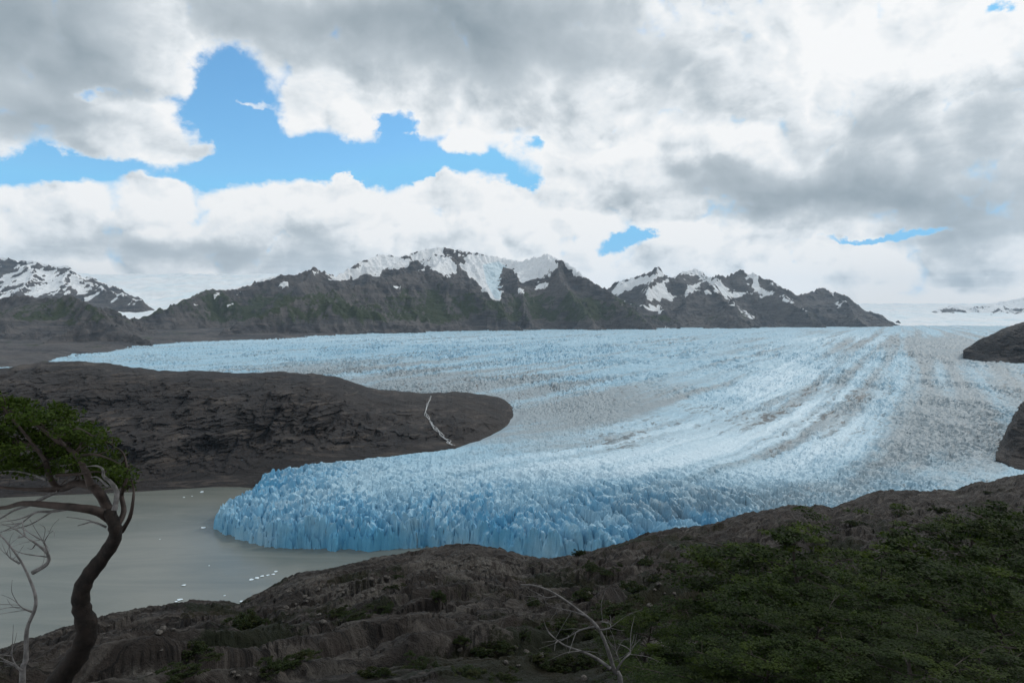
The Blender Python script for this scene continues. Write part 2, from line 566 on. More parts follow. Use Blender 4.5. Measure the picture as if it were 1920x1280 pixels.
def build_glacier():
    dep = geom_depths([(490, 0.0027), (960, 0.0027), (2400, 0.0052), (12000, 0.009), (12000, 0)])
    PX, X, Y = polar(-40, 1975, 2.35, dep)
    dist, _ = seg_dist(X, Y, [tuple(p) for p in front])
    ins = inside(X, Y, ice_poly)
    sd = np.where(ins, dist, -dist)
    zb = ice_level(Y)
    # wander of the front so that it is bitten into bays and columns
    sd = sd + 5.0 * fbm(X / 22, Y / 22, 4, 3) + 2.0 * perlin(X / 5, Y / 5, 8)
    base_px, base_py = to_px(X, Y, zb)

    def blob(px, py, rx, ry):
        return np.exp(-((base_px - px) / rx) ** 2 - ((base_py - py) / ry) ** 2)
    # long swells of the ice stream
    z = zb + 5 * fbm(X / 260, Y / 420, 3, 21) * sstep(Y, 700, 1300)
    # ---- crevasse pattern 1: blocky seracs at the front, each block with its own height and tilt
    wx = X + 2.2 * fbm(X / 12, Y / 12, 3, 51); wy = Y + 2.2 * fbm(X / 12, Y / 12, 3, 57)
    near = np.exp(-np.maximum(sd - 25, 0) / 95.0)

    def blocks(ax, ay, sx, sy, seed, tilt, gap, depth):
        f1, f2, idv, vx_, vy_ = worley(ax / sx, ay / sy, seed, True)
        a_ = idv * 40.0
        h = (idv - 0.45) + tilt * (np.cos(a_) * vx_ + np.sin(a_) * vy_) - 0.28 * f1
        return h - depth * (1 - sstep(f2 - f1, 0.0, gap)), f2 - f1
    ser, se = blocks(wx, wy, 10.0, 7.6, 4, 1.2, 0.17, 0.55)
    ser2, se2 = blocks(wx + 31, wy, 4.2, 3.6, 14, 1.2, 0.2, 0.35)
    # ---- pattern 2: long fins on the right part of the snout
    ca, sa = math.cos(-0.95), math.sin(-0.95)
    al = wx * ca + wy * sa; ac = -wx * sa + wy * ca
    fin, fe = blocks(al, ac, 26.0, 6.6, 6, 0.8, 0.32, 0.75)
    finw = np.clip(blob(1200, 985, 240, 75) * 1.4, 0, 1)
    # ---- pattern 3: crossing crevasses over the whole ice stream
    big = np.clip((Y - 800) / 1800.0, 0, 1)
    sc = 6.0 + 10.5 * big
    vx = X + 11 * fbm(X / 60, Y / 60, 4, 71); vy = Y + 13 * fbm(X / 45, Y / 60, 4, 77)
    left = sstep(base_px, 1150, 850)
    sxx = sc * (3.0 - 2.3 * left); syy = sc * (0.72 + 1.1 * left)
    fs, fn = flow_coords(X, Y)
    fn2 = fn + 7 * fbm(X / 60, Y / 60, 3, 73)
    c1, c2, cid, _, _ = worley(vx / sxx, vy / syy, 24, True)
    cre = sstep(c2 - c1, 0.0, 0.42)
    # along the bend the crevasses and pressure ridges are drawn out with the flow
    wflow = np.exp(-(fn / (210.0 + 0.05 * Y)) ** 2) * sstep(Y, 640, 760)
    lr = ridged(fn2 / 26.0, fs / 330.0, 4, 91) - 0.7 + 0.7 * (ridged(fn2 / 9.0, fs / 95.0, 3, 93) - 0.7)
    big_ridge = fbm(fn2 / 75.0, fs / 1400.0, 3, 94)
    # curved transverse sets bowed down the flow
    tr_ = ridged((fs + 0.0012 * fn * fn) / 24.0, fn / 160.0, 3, 95) - 0.7
    rg = ridged(vx / (sc * 2.6), vy / (sc * 1.7), 4, 90)
    k1, k2, kid, _, _ = worley(vx / (sc * 0.55), vy / (sc * 0.40), 44, True)
    spik = (1 - np.clip(k1 / 0.65, 0, 1)) * (0.3 + 0.9 * kid)
    patchy = 0.35 + 0.9 * sstep(fbm(X / 190, Y / 300, 3, 97), -0.45, 0.45)
    rough = 0.60 + 0.95 * blob(1640, 810, 320, 120) + 0.5 * blob(800, 700, 420, 60) + 0.8 * blob(1000, 655, 500, 30) - 0.30 * blob(1250, 840, 260, 60)
    rough = np.clip(rough * patchy, 0.14, 1.4)
    amp3 = (2.4 + 3.8 * big) * rough
    mid = (cre - 0.7) * 1.1 + (rg - 0.7) * 0.5 + spik * 0.28 + (cid - 0.5) * 0.6 + 0.35 * tr_
    mid = mid * (1 - 0.75 * wflow) + wflow * (1.1 * lr + 0.45 * tr_ + 0.3 * (rg - 0.7))
    z = z + wflow * 3.0 * big_ridge
    w1 = near * (1 - finw)
    toe_d, _ = seg_dist(X, Y, TOE)
    relief = w1 * (ser * 8.0 + ser2 * 3.2 + 1.5) + finw * (fin * 11.0 + ser2 * 1.6 + 0.5) + (1 - np.maximum(near * 0.92, finw)) * amp3 * mid
    # height of the snout edge
    cliff = 11.0 + 7.0 * sstep(base_px, 430, 620) + 5.0 * sstep(base_px, 850, 1050)
    relief = relief * sstep(toe_d, 2, 30) - 3.0 * (1 - sstep(toe_d, 0, 18))
    edge_h = np.minimum(z, cliff + 0.10 * np.maximum(sd, 0)) + relief
    edge_h = np.maximum(edge_h, 6.0 + 4 * perlin(X / 9, Y / 9, 33))
    sdc = sd + 1.9 * perlin(X / 3.6, Y / 3.6, 35) + 1.0 * perlin(X / 1.7, Y / 1.7, 36)
    t = 0.62 * sstep(sdc, -1.5, 1.8) + 0.38 * sstep(sdc, 1.2, 6.0)
    Z = -6 + (edge_h + 6) * t
    # ---- colour fields
    dirtmap = (0.85 * blob(800, 740, 260, 50) + 0.75 * blob(1120, 770, 190, 60) + 0.62 * blob(1620, 800, 300, 95) + 0.55 * blob(1830, 760, 140, 130) + 0.5 * blob(950, 830, 260, 26)
               + 0.55 * blob(1720, 640, 150, 16) + 0.7 * blob(1790, 660, 90, 22) + 0.45 * blob(1480, 930, 220, 35) + 0.35 * blob(600, 700, 250, 22) + 0.3 * blob(1250, 955, 120, 30) + 0.12)
    # bands that follow the flow, from the upper right round to the snout
    band = fbm(fn2 / 60.0, fs / 2600.0, 4, 61)
    clean_sunlit = 1.0 * blob(1500, 750, 120, 80) + 0.9 * blob(1330, 835, 200, 45) + 0.65 * blob(1080, 872, 260, 26) + 0.7 * blob(1590, 637, 80, 9) + 0.45 * blob(700, 636, 350, 10)  # clean ice bands; the narrow far streak is a sun patch painted in
    clean_sunlit = np.clip(clean_sunlit * (0.6 + 1.5 * band), 0, 1)
    dirt = dirtmap - 0.62 * np.clip(band, -1, 1) * sstep(Y, 650, 800) - 0.6 * clean_sunlit
    dirt = dirt * (1 - 0.5 * w1)
    spot = sstep(fbm(X / 8, Y / 8, 3, 140), 0.35, 0.8)
    line = (np.maximum((1 - sstep(c2 - c1, 0.02, 0.26)) * (1 - wflow), 0.8 * wflow * sstep(-lr, 0.15, 0.5))) * np.clip(0.45 + 1.0 * dirtmap - 0.5 * clean_sunlit, 0, 1) * (1 - np.maximum(near, finw)) * sstep(cid, 0.15, 0.6)
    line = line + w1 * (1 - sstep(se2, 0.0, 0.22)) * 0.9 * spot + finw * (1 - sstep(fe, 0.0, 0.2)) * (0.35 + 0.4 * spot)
    gy, gx = np.gradient(Z)
    dY = np.gradient(Y, axis=0); dX = np.gradient(X, axis=1)
    slope = np.hypot(gx / dX, gy / dY)
    fresh = 0.40 * np.clip(slope - 0.4, 0, 1.6) * (0.5 + 0.7 * np.maximum(near, finw)) + 0.30 * blob(900, 660, 420, 26) + 0.2 * blob(620, 650, 400, 20) + 0.24 * near + 0.25 * fbm(X / 60, Y / 60, 3, 99)
    fresh = fresh + 0.5 * (t < 0.98) * (sd > -3)
    return grid_mesh('glacier', X, Y, Z, M_ICE, {'dirt': dirt, 'fresh': fresh, 'clean_sunlit': clean_sunlit, 'line': line}, keep=(sd > -2.5), smooth=False)


build_glacier()


# ------------------------------------------------------------------ mountains
def erode(H, cell, n=60000, steps=70, seed=1, k=0.35):
    """rain drops run down the height field, cut gullies and drop what they carry"""
    rg = np.random.default_rng(seed)
    r, c = H.shape
    H0 = H.copy(); H = H.copy()
    for batch in range(3):
        px = rg.uniform(1, c - 3, n); py = rg.uniform(1, r - 3, n)
        dx = np.zeros(n); dy = np.zeros(n); sed = np.zeros(n); sp = np.ones(n); wat = np.ones(n)
        for s in range(steps):
            ix = px.astype(int); iy = py.astype(int); fx = px - ix; fy = py - iy
            h00 = H[iy, ix]; h10 = H[iy, ix + 1]; h01 = H[iy + 1, ix]; h11 = H[iy + 1, ix + 1]
            gx = ((h10 - h00) * (1 - fy) + (h11 - h01) * fy) / cell
            gy = ((h01 - h00) * (1 - fx) + (h11 - h10) * fx) / cell
            h = h00 * (1 - fx) * (1 - fy) + h10 * fx * (1 - fy) + h01 * (1 - fx) * fy + h11 * fx * fy
            dx = dx * 0.3 - gx * 0.7; dy = dy * 0.3 - gy * 0.7
            l = np.hypot(dx, dy) + 1e-6
            nx = np.clip(px + dx / l, 1, c - 3); ny = np.clip(py + dy / l, 1, r - 3)
            jx = nx.astype(int); jy = ny.astype(int); ax = nx - jx; ay = ny - jy
            h2 = H[jy, jx] * (1 - ax) * (1 - ay) + H[jy, jx + 1] * ax * (1 - ay) + H[jy + 1, jx] * (1 - ax) * ay + H[jy + 1, jx + 1] * ax * ay
            dh = h2 - h
            cap = np.maximum(-dh, 0.2) * sp * wat * 1.2
            up = dh > 0
            dep = np.where(up, np.minimum(dh, sed), np.where(sed > cap, (sed - cap) * 0.25, 0))
            ero = np.where(up | (sed > cap), 0, np.minimum((cap - sed) * k, -dh))
            ch = dep - ero
            sed = sed - ch
            for oy, ox, w in ((0, 0, (1 - fx) * (1 - fy)), (0, 1, fx * (1 - fy)), (1, 0, (1 - fx) * fy), (1, 1, fx * fy)):
                np.add.at(H, (iy + oy, ix + ox), np.clip(ch * w, -4, 4))
            sp = np.sqrt(np.maximum(sp * sp - dh * 0.02, 0.05)); sp = np.minimum(sp, 3)
            wat *= 0.985
            px, py = nx, ny
            np.clip(H, H0 - 70, H0 + 5, out=H)
    return H


def sample(H, x0, y0, cell, X, Y):
    gx = np.clip((X - x0) / cell, 0, H.shape[1] - 1.001); gy = np.clip((Y - y0) / cell, 0, H.shape[0] - 1.001)
    ix = gx.astype(int); iy = gy.astype(int); fx = gx - ix; fy = gy - iy
    fx = fx * fx * (3 - 2 * fx); fy = fy * fy * (3 - 2 * fy)
    return H[iy, ix] * (1 - fx) * (1 - fy) + H[iy, ix + 1] * fx * (1 - fy) + H[iy + 1, ix] * (1 - fx) * fy + H[iy + 1, ix + 1] * fx * fy


def poly_field(px, py, polys, soft=5.0):
    """> 0.5 inside any of the polygons (photo pixels cast on the slope), falling off over `soft` pixels"""
    f = np.zeros(px.shape)
    for poly in polys:
        x0 = min(p[0] for p in poly) - 20; x1 = max(p[0] for p in poly) + 20
        y0 = min(p[1] for p in poly) - 20; y1 = max(p[1] for p in poly) + 20
        m = (px > x0) & (px < x1) & (py > y0) & (py < y1)
        if not m.any():
            continue
        a, b = px[m], py[m]
        dd, _ = seg_dist(a, b, list(poly) + [poly[0]])
        s = np.where(inside(a, b, poly), dd, -dd)
        f[m] = np.maximum(f[m], np.clip(0.5 + s / (2 * soft), 0, 1))
    return f


def mountain(name, ridges, px0, px1, dpx, d0, d1, dstep, S=0.75, L=1800, seed=1, cell=26.0, noise_amp=90, snow_polys=(), ice_polys=(),
             snow_line=None, veg_top=None, veg_amt=0.5, warp=70, floor=60, drops=50000, snow_bias=0.0):
    lines = [[tuple(P(*p)) for p in r] for r in ridges]
    xa = min((px0 - CX) / F * d0, (px0 - CX) / F * d1); xb = max((px1 - CX) / F * d0, (px1 - CX) / F * d1)
    gx = np.arange(xa - 60, xb + 60 + cell, cell); gy = np.arange(d0 - 60, d1 + 60 + cell, cell)
    X, Y = np.meshgrid(gx, gy)
    wx = X + warp * fbm(X / 600, Y / 600, 4, seed + 1); wy = Y + warp * fbm(X / 600, Y / 600, 4, seed + 2)
    H = np.full(X.shape, -1e9); DM = np.full(X.shape, 1e9)
    for ln in lines:
        dd, zz = seg_dist(wx, wy, ln)
        h = zz - S * L * (1 - np.exp(-dd / L)) * (0.85 + 0.3 * fbm(X / 1100, Y / 1100, 2, seed + 7))
        H = np.maximum(H, h); DM = np.minimum(DM, dd)
    far = 1 - np.exp(-DM / 260.0)
    H = H + noise_amp * 1.25 * far * (ridged(wx / 900, wy / 900, 5, seed + 3, 0.48) - 0.75)
    H = H + 0.14 * noise_amp * (ridged(wx / 210, wy / 190, 4, seed + 4) - 0.7) * (0.35 + 0.65 * far)
    H = erode(H, cell, drops, 70, seed)
    PX, MX, MY = polar(px0, px1, dpx, np.arange(d0, d1, dstep))
    Z = sample(H, gx[0], gy[0], cell, MX, MY)
    Z = Z + 5.0 * (ridged(MX / 110, MY / 110, 4, seed + 9) - 0.7) + 2.0 * fbm(MX / 30, MY / 30, 2, seed + 12)
    qx, qy = to_px(MX, MY, Z)
    gyy, gxx = np.gradient(Z)
    sl = np.hypot(gxx / np.gradient(MX, axis=1), gyy / dstep)
    jx = qx + 9 * fbm(MX / 160, MY / 160, 4, seed + 41); jy = qy + 6 * fbm(MX / 160, MY / 160, 4, seed + 42)
    snow = poly_field(jx, jy, snow_polys, 5.0) if snow_polys else np.zeros(Z.shape)
    snow = np.where(snow > 0, snow + 0.10 - 0.16 * np.clip(sl - 1.0, 0, 1.2) + 0.16 * fbm(MX / 90, MY / 90, 3, seed + 44), 0)
    if snow_line is not None:
        s2 = sstep(Z + 260 * fbm(MX / 260, MY / 420, 5, seed + 15), snow_line - 60, snow_line + 220) * (1.15 - 0.85 * sstep(sl, 0.5, 1.05)) + snow_bias
        snow = np.maximum(snow, s2 * 0.85)
    blueice = poly_field(qx, qy, ice_polys) if ice_polys else np.zeros(Z.shape)
    veg = np.zeros(Z.shape)
    if veg_top is not None:
        veg = veg_amt * (1 - sstep(Z, veg_top - 150, veg_top + 120)) * sstep(Z, 130, 230) * (1.15 - 0.5 * sstep(sl, 0.6, 1.2)) + 0.28 * fbm(MX / 420, MY / 420, 3, seed + 19)
    return grid_mesh(name, MX, MY, Z, M_MOUNT, {'snow': snow, 'veg': veg, 'blueice': blueice}, keep=(Z > floor), smooth=False)


A_snow = [
    [(612, 512), (640, 512), (668, 500), (690, 492), (720, 488), (752, 486), (770, 492), (748, 505), (722, 508), (700, 515), (668, 520), (640, 526), (622, 524)],
    [(690, 482), (735, 474), (752, 478), (735, 492), (700, 492)],
    [(770, 478), (800, 462), (838, 460), (830, 476), (800, 486), (780, 490)],
    [(790, 492), (815, 482), (838, 478), (850, 492), (848, 515), (838, 520), (820, 506), (800, 500)],
    [(862, 500), (880, 478), (910, 476), (940, 482), (978, 488), (985, 492), (950, 498), (935, 520), (940, 560), (925, 562), (905, 545), (888, 522)],
    [(945, 492), (985, 488), (1008, 476), (1030, 471), (1042, 480), (1046, 500), (1030, 512), (1005, 526), (980, 528), (975, 512)],
    [(1036, 474), (1060, 486), (1090, 510), (1104, 528), (1085, 518), (1062, 502)],
    [(1008, 532), (1022, 530), (1025, 540), (1008, 542)], [(482, 525), (500, 516), (522, 513), (516, 524), (494, 531)],
    [(525, 530), (540, 525), (535, 540), (528, 542)], [(588, 508), (598, 510), (592, 516)], [(738, 538), (750, 534), (748, 540)],
    [(405, 552), (414, 551), (406, 558)], [(365, 573), (376, 565), (372, 575)], [(430, 573), (436, 570), (428, 580)], [(975, 545), (985, 540), (980, 552)],
    [(442, 543), (452, 541), (448, 546)], [(443, 556), (452, 552), (446, 560)],
]
A_ice = [[(905, 496), (935, 490), (950, 500), (942, 520), (938, 560), (928, 560), (912, 530)]]
mountain('mountain_massif', [
    [(150, 640, 4600), (232, 602, 5200), (300, 572, 5600), (340, 556, 5900), (400, 538, 6300), (430, 540, 6500), (480, 520, 6900), (510, 512, 7000), (545, 511, 7100),
     (595, 498, 7300), (625, 513, 7600), (650, 505, 7900), (690, 480, 8300), (715, 472, 8500), (750, 478, 8600), (800, 462, 8800), (830, 460, 8800),
     (870, 465, 8800), (900, 474, 8900), (940, 480, 9000), (975, 487, 8900), (1000, 478, 8500), (1030, 471, 8300), (1060, 485, 8100), (1100, 515, 7800),
     (1130, 535, 7600), (1180, 575, 7000), (1240, 617, 6400)],
    [(415, 622, 4300), (480, 585, 4700), (560, 552, 5100), (640, 535, 5600), (700, 521, 6000), (760, 508, 6500), (800, 502, 6900), (850, 480, 8000)],
    [(800, 502, 6900), (850, 528, 6500), (900, 560, 6300), (960, 592, 6150), (1010, 622, 6000)],
    [(595, 498, 7300), (560, 530, 6500), (500, 565, 5900)],
    [(1030, 471, 8300), (1050, 510, 7700), (1080, 560, 7000), (1110, 606, 6400)],
    [(975, 487, 8900), (968, 520, 7900), (985, 560, 7100), (1000, 600, 6500)],
], 170, 1275, 1.75, 3650, 9400, 17.0, S=0.98, L=1230, seed=11, snow_polys=A_snow, ice_polys=A_ice, snow_line=800, snow_bias=-0.10, veg_top=500, veg_amt=0.80)

B_snow = [
    [(1140, 545), (1165, 530), (1200, 520), (1240, 512), (1225, 526), (1190, 538), (1160, 552)], [(1232, 500), (1252, 512), (1236, 520)],
    [(1205, 545), (1225, 535), (1248, 528), (1250, 550), (1268, 560), (1240, 562), (1215, 560)], [(1150, 560), (1175, 570), (1182, 578), (1165, 572)],
    [(1200, 570), (1240, 575), (1240, 583), (1215, 580)], [(1275, 512), (1300, 499), (1345, 508), (1335, 516), (1300, 514)],
    [(1290, 535), (1318, 528), (1305, 545), (1282, 552)], [(1320, 520), (1352, 528), (1365, 545), (1410, 550), (1392, 558), (1362, 556), (1375, 572), (1405, 588), (1412, 600), (1390, 580), (1352, 552)],
    [(1398, 508), (1412, 508), (1425, 535), (1452, 550), (1440, 556), (1410, 545)], [(1460, 557), (1478, 560), (1490, 568), (1475, 564)],
    [(1500, 576), (1515, 582), (1508, 584)], [(1497, 536), (1525, 536), (1515, 545)], [(1548, 538), (1572, 548), (1565, 552)], [(1445, 530), (1460, 530), (1452, 535)],
    [(1225, 605), (1250, 612), (1262, 619), (1245, 617)], [(1322, 546), (1338, 546), (1330, 551)], [(1560, 568), (1580, 570), (1570, 575)],
]
mountain('mountain_group', [
    [(1090, 560, 10600), (1130, 537, 10500), (1150, 522, 10500), (1190, 512, 10200), (1235, 495, 10000), (1262, 516, 10200), (1280, 503, 10800), (1300, 497, 11000),
     (1330, 512, 10800), (1360, 510, 10300), (1390, 500, 10000), (1440, 515, 9800), (1500, 545, 9600), (1520, 540, 10200), (1545, 533, 10500), (1580, 545, 10300),
     (1620, 570, 9800), (1650, 590, 9300), (1676, 611, 8900), (1686, 624, 8700)],
    [(1240, 617, 7500), (1270, 580, 8200), (1310, 540, 8800), (1330, 528, 9100), (1360, 512, 10000)],
    [(1330, 528, 9100), (1370, 565, 8400), (1428, 609, 7700)],
    [(1235, 495, 10000), (1215, 540, 9100), (1190, 580, 8300), (1170, 610, 7600)],
    [(1440, 515, 9800), (1480, 555, 9000), (1530, 590, 8300), (1565, 614, 7800)],
    [(1545, 533, 10500), (1600, 578, 9000), (1640, 612, 8200)],
], 1085, 1688, 1.75, 7200, 11400, 19.0, S=1.05, L=1250, seed=37, snow_polys=B_snow, snow_line=790, snow_bias=-0.12, veg_top=300, veg_amt=0.35, cell=28.0)

mountain('left_hills', [
    [(-260, 540, 4300), (0, 549, 4300), (40, 547, 4300), (75, 555, 4200), (130, 549, 4200), (170, 560, 4100), (205, 583, 4000), (236, 604, 3900)],
    [(60, 645, 3000), (110, 622, 3150), (150, 604, 3300), (200, 611, 3300), (262, 619, 3250), (305, 642, 3100)],
    [(-260, 600, 3500), (0, 612, 3500), (60, 620, 3500)],
], -230, 330, 1.9, 2750, 4700, 12.0, S=0.62, L=700, seed=53, noise_amp=45, cell=16.0, veg_top=330, veg_amt=0.62, warp=40, drops=40000)

mountain('snowy_mountain', [
    [(-300, 455, 9500), (-100, 468, 9500), (0, 478, 9500), (60, 484, 9500), (130, 497, 9300), (160, 518, 9000), (200, 538, 8600), (255, 553, 8200)],
    [(60, 484, 9500), (50, 530, 8300), (30, 560, 7600)],
    [(130, 497, 9300), (110, 540, 8300), (130, 565, 7700)],
], -230, 300, 2.1, 6800, 10000, 26.0, S=0.75, L=1500, seed=71, cell=34.0, snow_line=430, snow_bias=0.12, drops=25000)

mountain('far_snowy_mountain', [
    [(1690, 592, 15000), (1740, 583, 15500), (1790, 568, 16000), (1830, 572, 16000), (1885, 560, 16500), (1920, 552, 16500), (2100, 535, 16500)],
    [(1885, 560, 16500), (1860, 590, 14500), (1840, 606, 13500)],
], 1640, 2040, 2.1, 13000, 17500, 45.0, S=0.5, L=2500, seed=83, cell=60.0, snow_line=330, snow_bias=0.22, drops=12000)


# ------------------------------------------------------------------ icefields far behind and the flat valley floor on the left
def mat_snowfield():
    mt, T, b = material('icefield_snow')
    geo = T.n('ShaderNodeNewGeometry')
    pos = geo.outputs['Position']
    n = T.noise(T.v('MULTIPLY', pos, (0.0012, 0.0006, 0.004)), 1.0, 8, 0.65, 0.5)
    n2 = T.noise(pos, 0.012, 7, 0.7)
    c = T.mix(T.ramp(n, 0.35, 0.7), (0.86, 0.88, 0.90), (0.72, 0.83, 0.89))
    c = T.mix(T.ramp(n2, 0.62, 0.85), c, (0.55, 0.70, 0.79))
    T.set(b.inputs['Base Color'], c)
    bump(T, b, n2, 0.7, 25.0)
    return mt


def sheet(name, px0, px1, prof, mat, amp, seed, dpx=4.0, n=160, attrs=False):
    dep = np.geomspace(prof[0][0], prof[-1][0], n)
    PX, X, Y = polar(px0, px1, dpx, dep)
    py = np.interp(Y, [p[0] for p in prof], [p[1] for p in prof])
    Z = CAMZ + (HY - py) / F * Y + amp * (0.6 + Y / 9000.0) * fbm(X / (amp * 20), Y / (amp * 30), 5, seed)
    at = None
    if attrs:
        at = {'snow': np.zeros(Z.shape), 'veg': 0.25 + 0.5 * fbm(X / 260, Y / 260, 3, seed + 3), 'blueice': np.zeros(Z.shape)}
    return grid_mesh(name, X, Y, Z, mat, at)


M_SNOW = mat_snowfield()
sheet('icefield', 60, 520, [(6200, 612), (7500, 592), (9500, 572), (13000, 545), (18000, 522), (22000, 515)], M_SNOW, 22, 5)
sheet('far_icefield', 1560, 2060, [(8600, 616), (10000, 611.5), (12000, 604), (15000, 588), (20000, 575), (26000, 570)], M_SNOW, 16, 6)


def build_valley_floor():
    # low glacier-worn ground between the ice and the left hills
    edge = [(-700, 704), (0, 693), (60, 687), (100, 676), (180, 662), (230, 656), (290, 647), (343, 642), (433, 640), (520, 638), (567, 632.5), (640, 627.5), (703, 622), (760, 619), (900, 612)]
    ex = [p[0] for p in edge]; ey = [p[1] for p in edge]
    PX, X, Y = polar(-240, 760, 2.8, np.geomspace(1750, 6600, 260))
    eyv = np.interp(PX, ex, ey)
    # depth at which the ice margin lies in this direction
    dgrid = np.linspace(1500, 6000, 600)
    pyg = HY + (CAMZ - ice_level(dgrid)) / dgrid * F
    dm = np.interp(-eyv, -pyg, dgrid)
    t = (Y - dm)
    Z = ice_level(Y) - 14 + 22 * sstep(t, -120, 220) + np.clip(t, 0, 3000) * 0.006
    Z = Z + (9 * fbm(X / 300, Y / 300, 5, 201) + 4 * ridged(X / 90, Y / 90, 4, 205)) * sstep(t, -60, 300)
    grid_mesh('valley_floor', X, Y, Z, M_MOUNT, {'snow': np.zeros(Z.shape), 'veg': 0.1 + 0.5 * fbm(X / 350, Y / 350, 3, 207), 'blueice': np.zeros(Z.shape)}, keep=(t > -260))


build_valley_floor()


# ------------------------------------------------------------------ dark rock ridge between lake and ice, and rock on the right margin
def rock_body(name, crest, toe, px0, px1, dpx, rows, seed, back=420.0, relief=1.0):
    """crest and toe: (px, py, depth) polylines; the body rises from toe to crest and falls away behind"""
    PX = np.arange(px0, px1 + dpx, dpx)
    cx_ = [p[0] for p in crest]; tx_ = [p[0] for p in toe]
    cy = np.interp(PX, cx_, [p[1] for p in crest]); cd = np.interp(PX, cx_, [p[2] for p in crest])
    ty = np.interp(PX, tx_, [p[1] for p in toe]); td = np.interp(PX, tx_, [p[2] for p in toe])
    cy = cy + 2.2 * fbm(PX / 34.0, PX * 0 + seed, 4, seed + 31) * np.clip((ty - cy) / 30, 0, 1)
    cz = CAMZ + (HY - cy) / F * cd; tz = CAMZ + (HY - ty) / F * td
    s = np.concatenate([np.linspace(-0.25, 1, rows), 1 + np.linspace(0, 1, rows // 3)[1:]])
    S, _ = np.meshgrid(s, PX, indexing='ij')
    up = np.clip(S, -0.25, 1)
    Y = td + (cd - td) * up + np.clip(S - 1, 0, 1) * back
    u = np.clip(up, 0, 1)
    prof = 1 - (1 - u) ** 1.75
    Z = tz + (cz - tz) * prof - np.where(S < 0, -S * 110, 0) - np.clip(S - 1, 0, 1) ** 1.4 * (cz - 20)
    X = (PX - CX) / F * Y
    mask = np.clip(np.minimum(u * 6, 1), 0, 1)
    hgt = np.maximum(cz - tz, 5)
    wob = fbm(X / 90, Z / 40, 4, seed)
    n = 7.0 * fbm(X / 120, Y / 120, 5, seed + 1) + 4.0 * (ridged(X / 55, Y / 70, 5, seed + 2) - 0.7)
    # ledges: bedding that dips gently, cut by upright joints
    q = (Z + 0.06 * X) / 8.5 + 1.9 * wob
    saw = q - np.floor(q)
    led = (sstep(saw, 0.0, 0.75) - saw) * 5.0
    q2 = (Z + 0.09 * X) / 2.7 + 2.0 * wob
    saw2 = q2 - np.floor(q2)
    led += (sstep(saw2, 0.1, 0.7) - saw2) * 1.4
    fl = np.clip(hgt / 40, 0, 1)
    b1, b2, bid = worley(X / 17.0 + 0.5 * wob, (Z + 0.08 * X) / 6.0, seed + 21)
    d1_, d2_, did = worley(X / 6.0 + 0.5 * wob, (Z + 0.08 * X) / 2.4, seed + 23)
    led = led + (bid - 0.5) * 3.6 + (did - 0.5) * 1.3 + 2.2 * (1 - sstep(b2 - b1, 0, 0.12))
    Z2 = Z + relief * fl * mask * (n * 0.8 * np.clip(1.15 - u, 0.3, 1))
    Y2 = Y + relief * fl * mask * (led * 3.2 + 9 * fbm(X / 26, Z / 22, 5, seed + 5) + 15 * (ridged(X / 42, Z / 60, 4, seed + 8) - 0.7) + 26 * fbm(X / 110, Z / 60, 3, seed + 6)) * np.clip(1.2 - u, 0.1, 1)
    return grid_mesh(name, X, Y2, Z2, M_RIDGE, None, smooth=False)


rock_body('rock_ridge',
          [(-260, 705, 1050), (-60, 697, 1060), (0, 690, 1080), (60, 682, 1100), (150, 677, 1120), (200, 682, 1120), (262, 690, 1120), (330, 697, 1130), (395, 695, 1140), (450, 701, 1150), (520, 697, 1160),
           (600, 702, 1170), (650, 713, 1180), (690, 728, 1190), (720, 735, 1195), (800, 742, 1190), (850, 739, 1190), (910, 745, 1185), (945, 756, 1180), (975, 775, 1150)],
          [(-260, 940, 752), (0, 932, 770), (250, 922, 795), (400, 906, 826), (450, 895, 838), (480, 888, 842), (560, 868, 846), (700, 852, 850), (850, 839, 858), (900, 824, 900), (940, 804, 985), (965, 788, 1080), (975, 780, 1130)],
          -250, 975, 2.3, 190, 301)
rock_body('right_rock_outcrop',
          [(1805, 657, 2380), (1826, 644, 2440), (1850, 630, 2420), (1880, 617, 2400), (1920, 603, 2380), (1990, 590, 2350), (2100, 580, 2300)],
          [(1805, 658, 2375), (1826, 660, 2330), (1840, 666, 2290), (1870, 677, 2200), (1920, 686, 2150), (2000, 696, 2080), (2100, 705, 2000)],
          1806, 2060, 2.0, 110, 321, back=700, relief=1.7)
rock_body('right_shore_rock',
          [(1866, 858, 790), (1884, 832, 850), (1900, 800, 900), (1925, 765, 930), (1960, 740, 950), (2080, 700, 960)],
          [(1866, 860, 786), (1884, 866, 772), (1893, 870, 760), (1925, 878, 745), (1960, 890, 730), (2080, 900, 700)],
          1867, 2060, 2.0, 110, 341, back=500, relief=1.5)


# ------------------------------------------------------------------ near hillside below the viewpoint
SIL = [(-300, 1290, 95), (-60, 1232, 110), (0, 1222, 112), (60, 1200, 116), (120, 1178, 120), (180, 1160, 124), (250, 1147, 130), (300, 1137, 134), (340, 1130, 138), (400, 1127, 140), (450, 1131, 140), (490, 1110, 150), (530, 1090, 156),
       (560, 1076, 160), (620, 1066, 165), (700, 1046, 170), (770, 1034, 175), (830, 1024, 178), (880, 1022, 180), (930, 1030, 180), (980, 1044, 182), (1030, 1043, 185), (1090, 1030, 190), (1160, 1014, 196), (1250, 993, 205), (1330, 981, 212),
       (1400, 962, 220), (1440, 952, 226), (1490, 944, 232), (1560, 950, 238), (1600, 935, 246), (1650, 918, 256), (1720, 914, 262), (1790, 921, 266), (1830, 905, 280), (1880, 893, 290), (1920, 885, 296), (2000, 872, 310), (2200, 850, 330)]


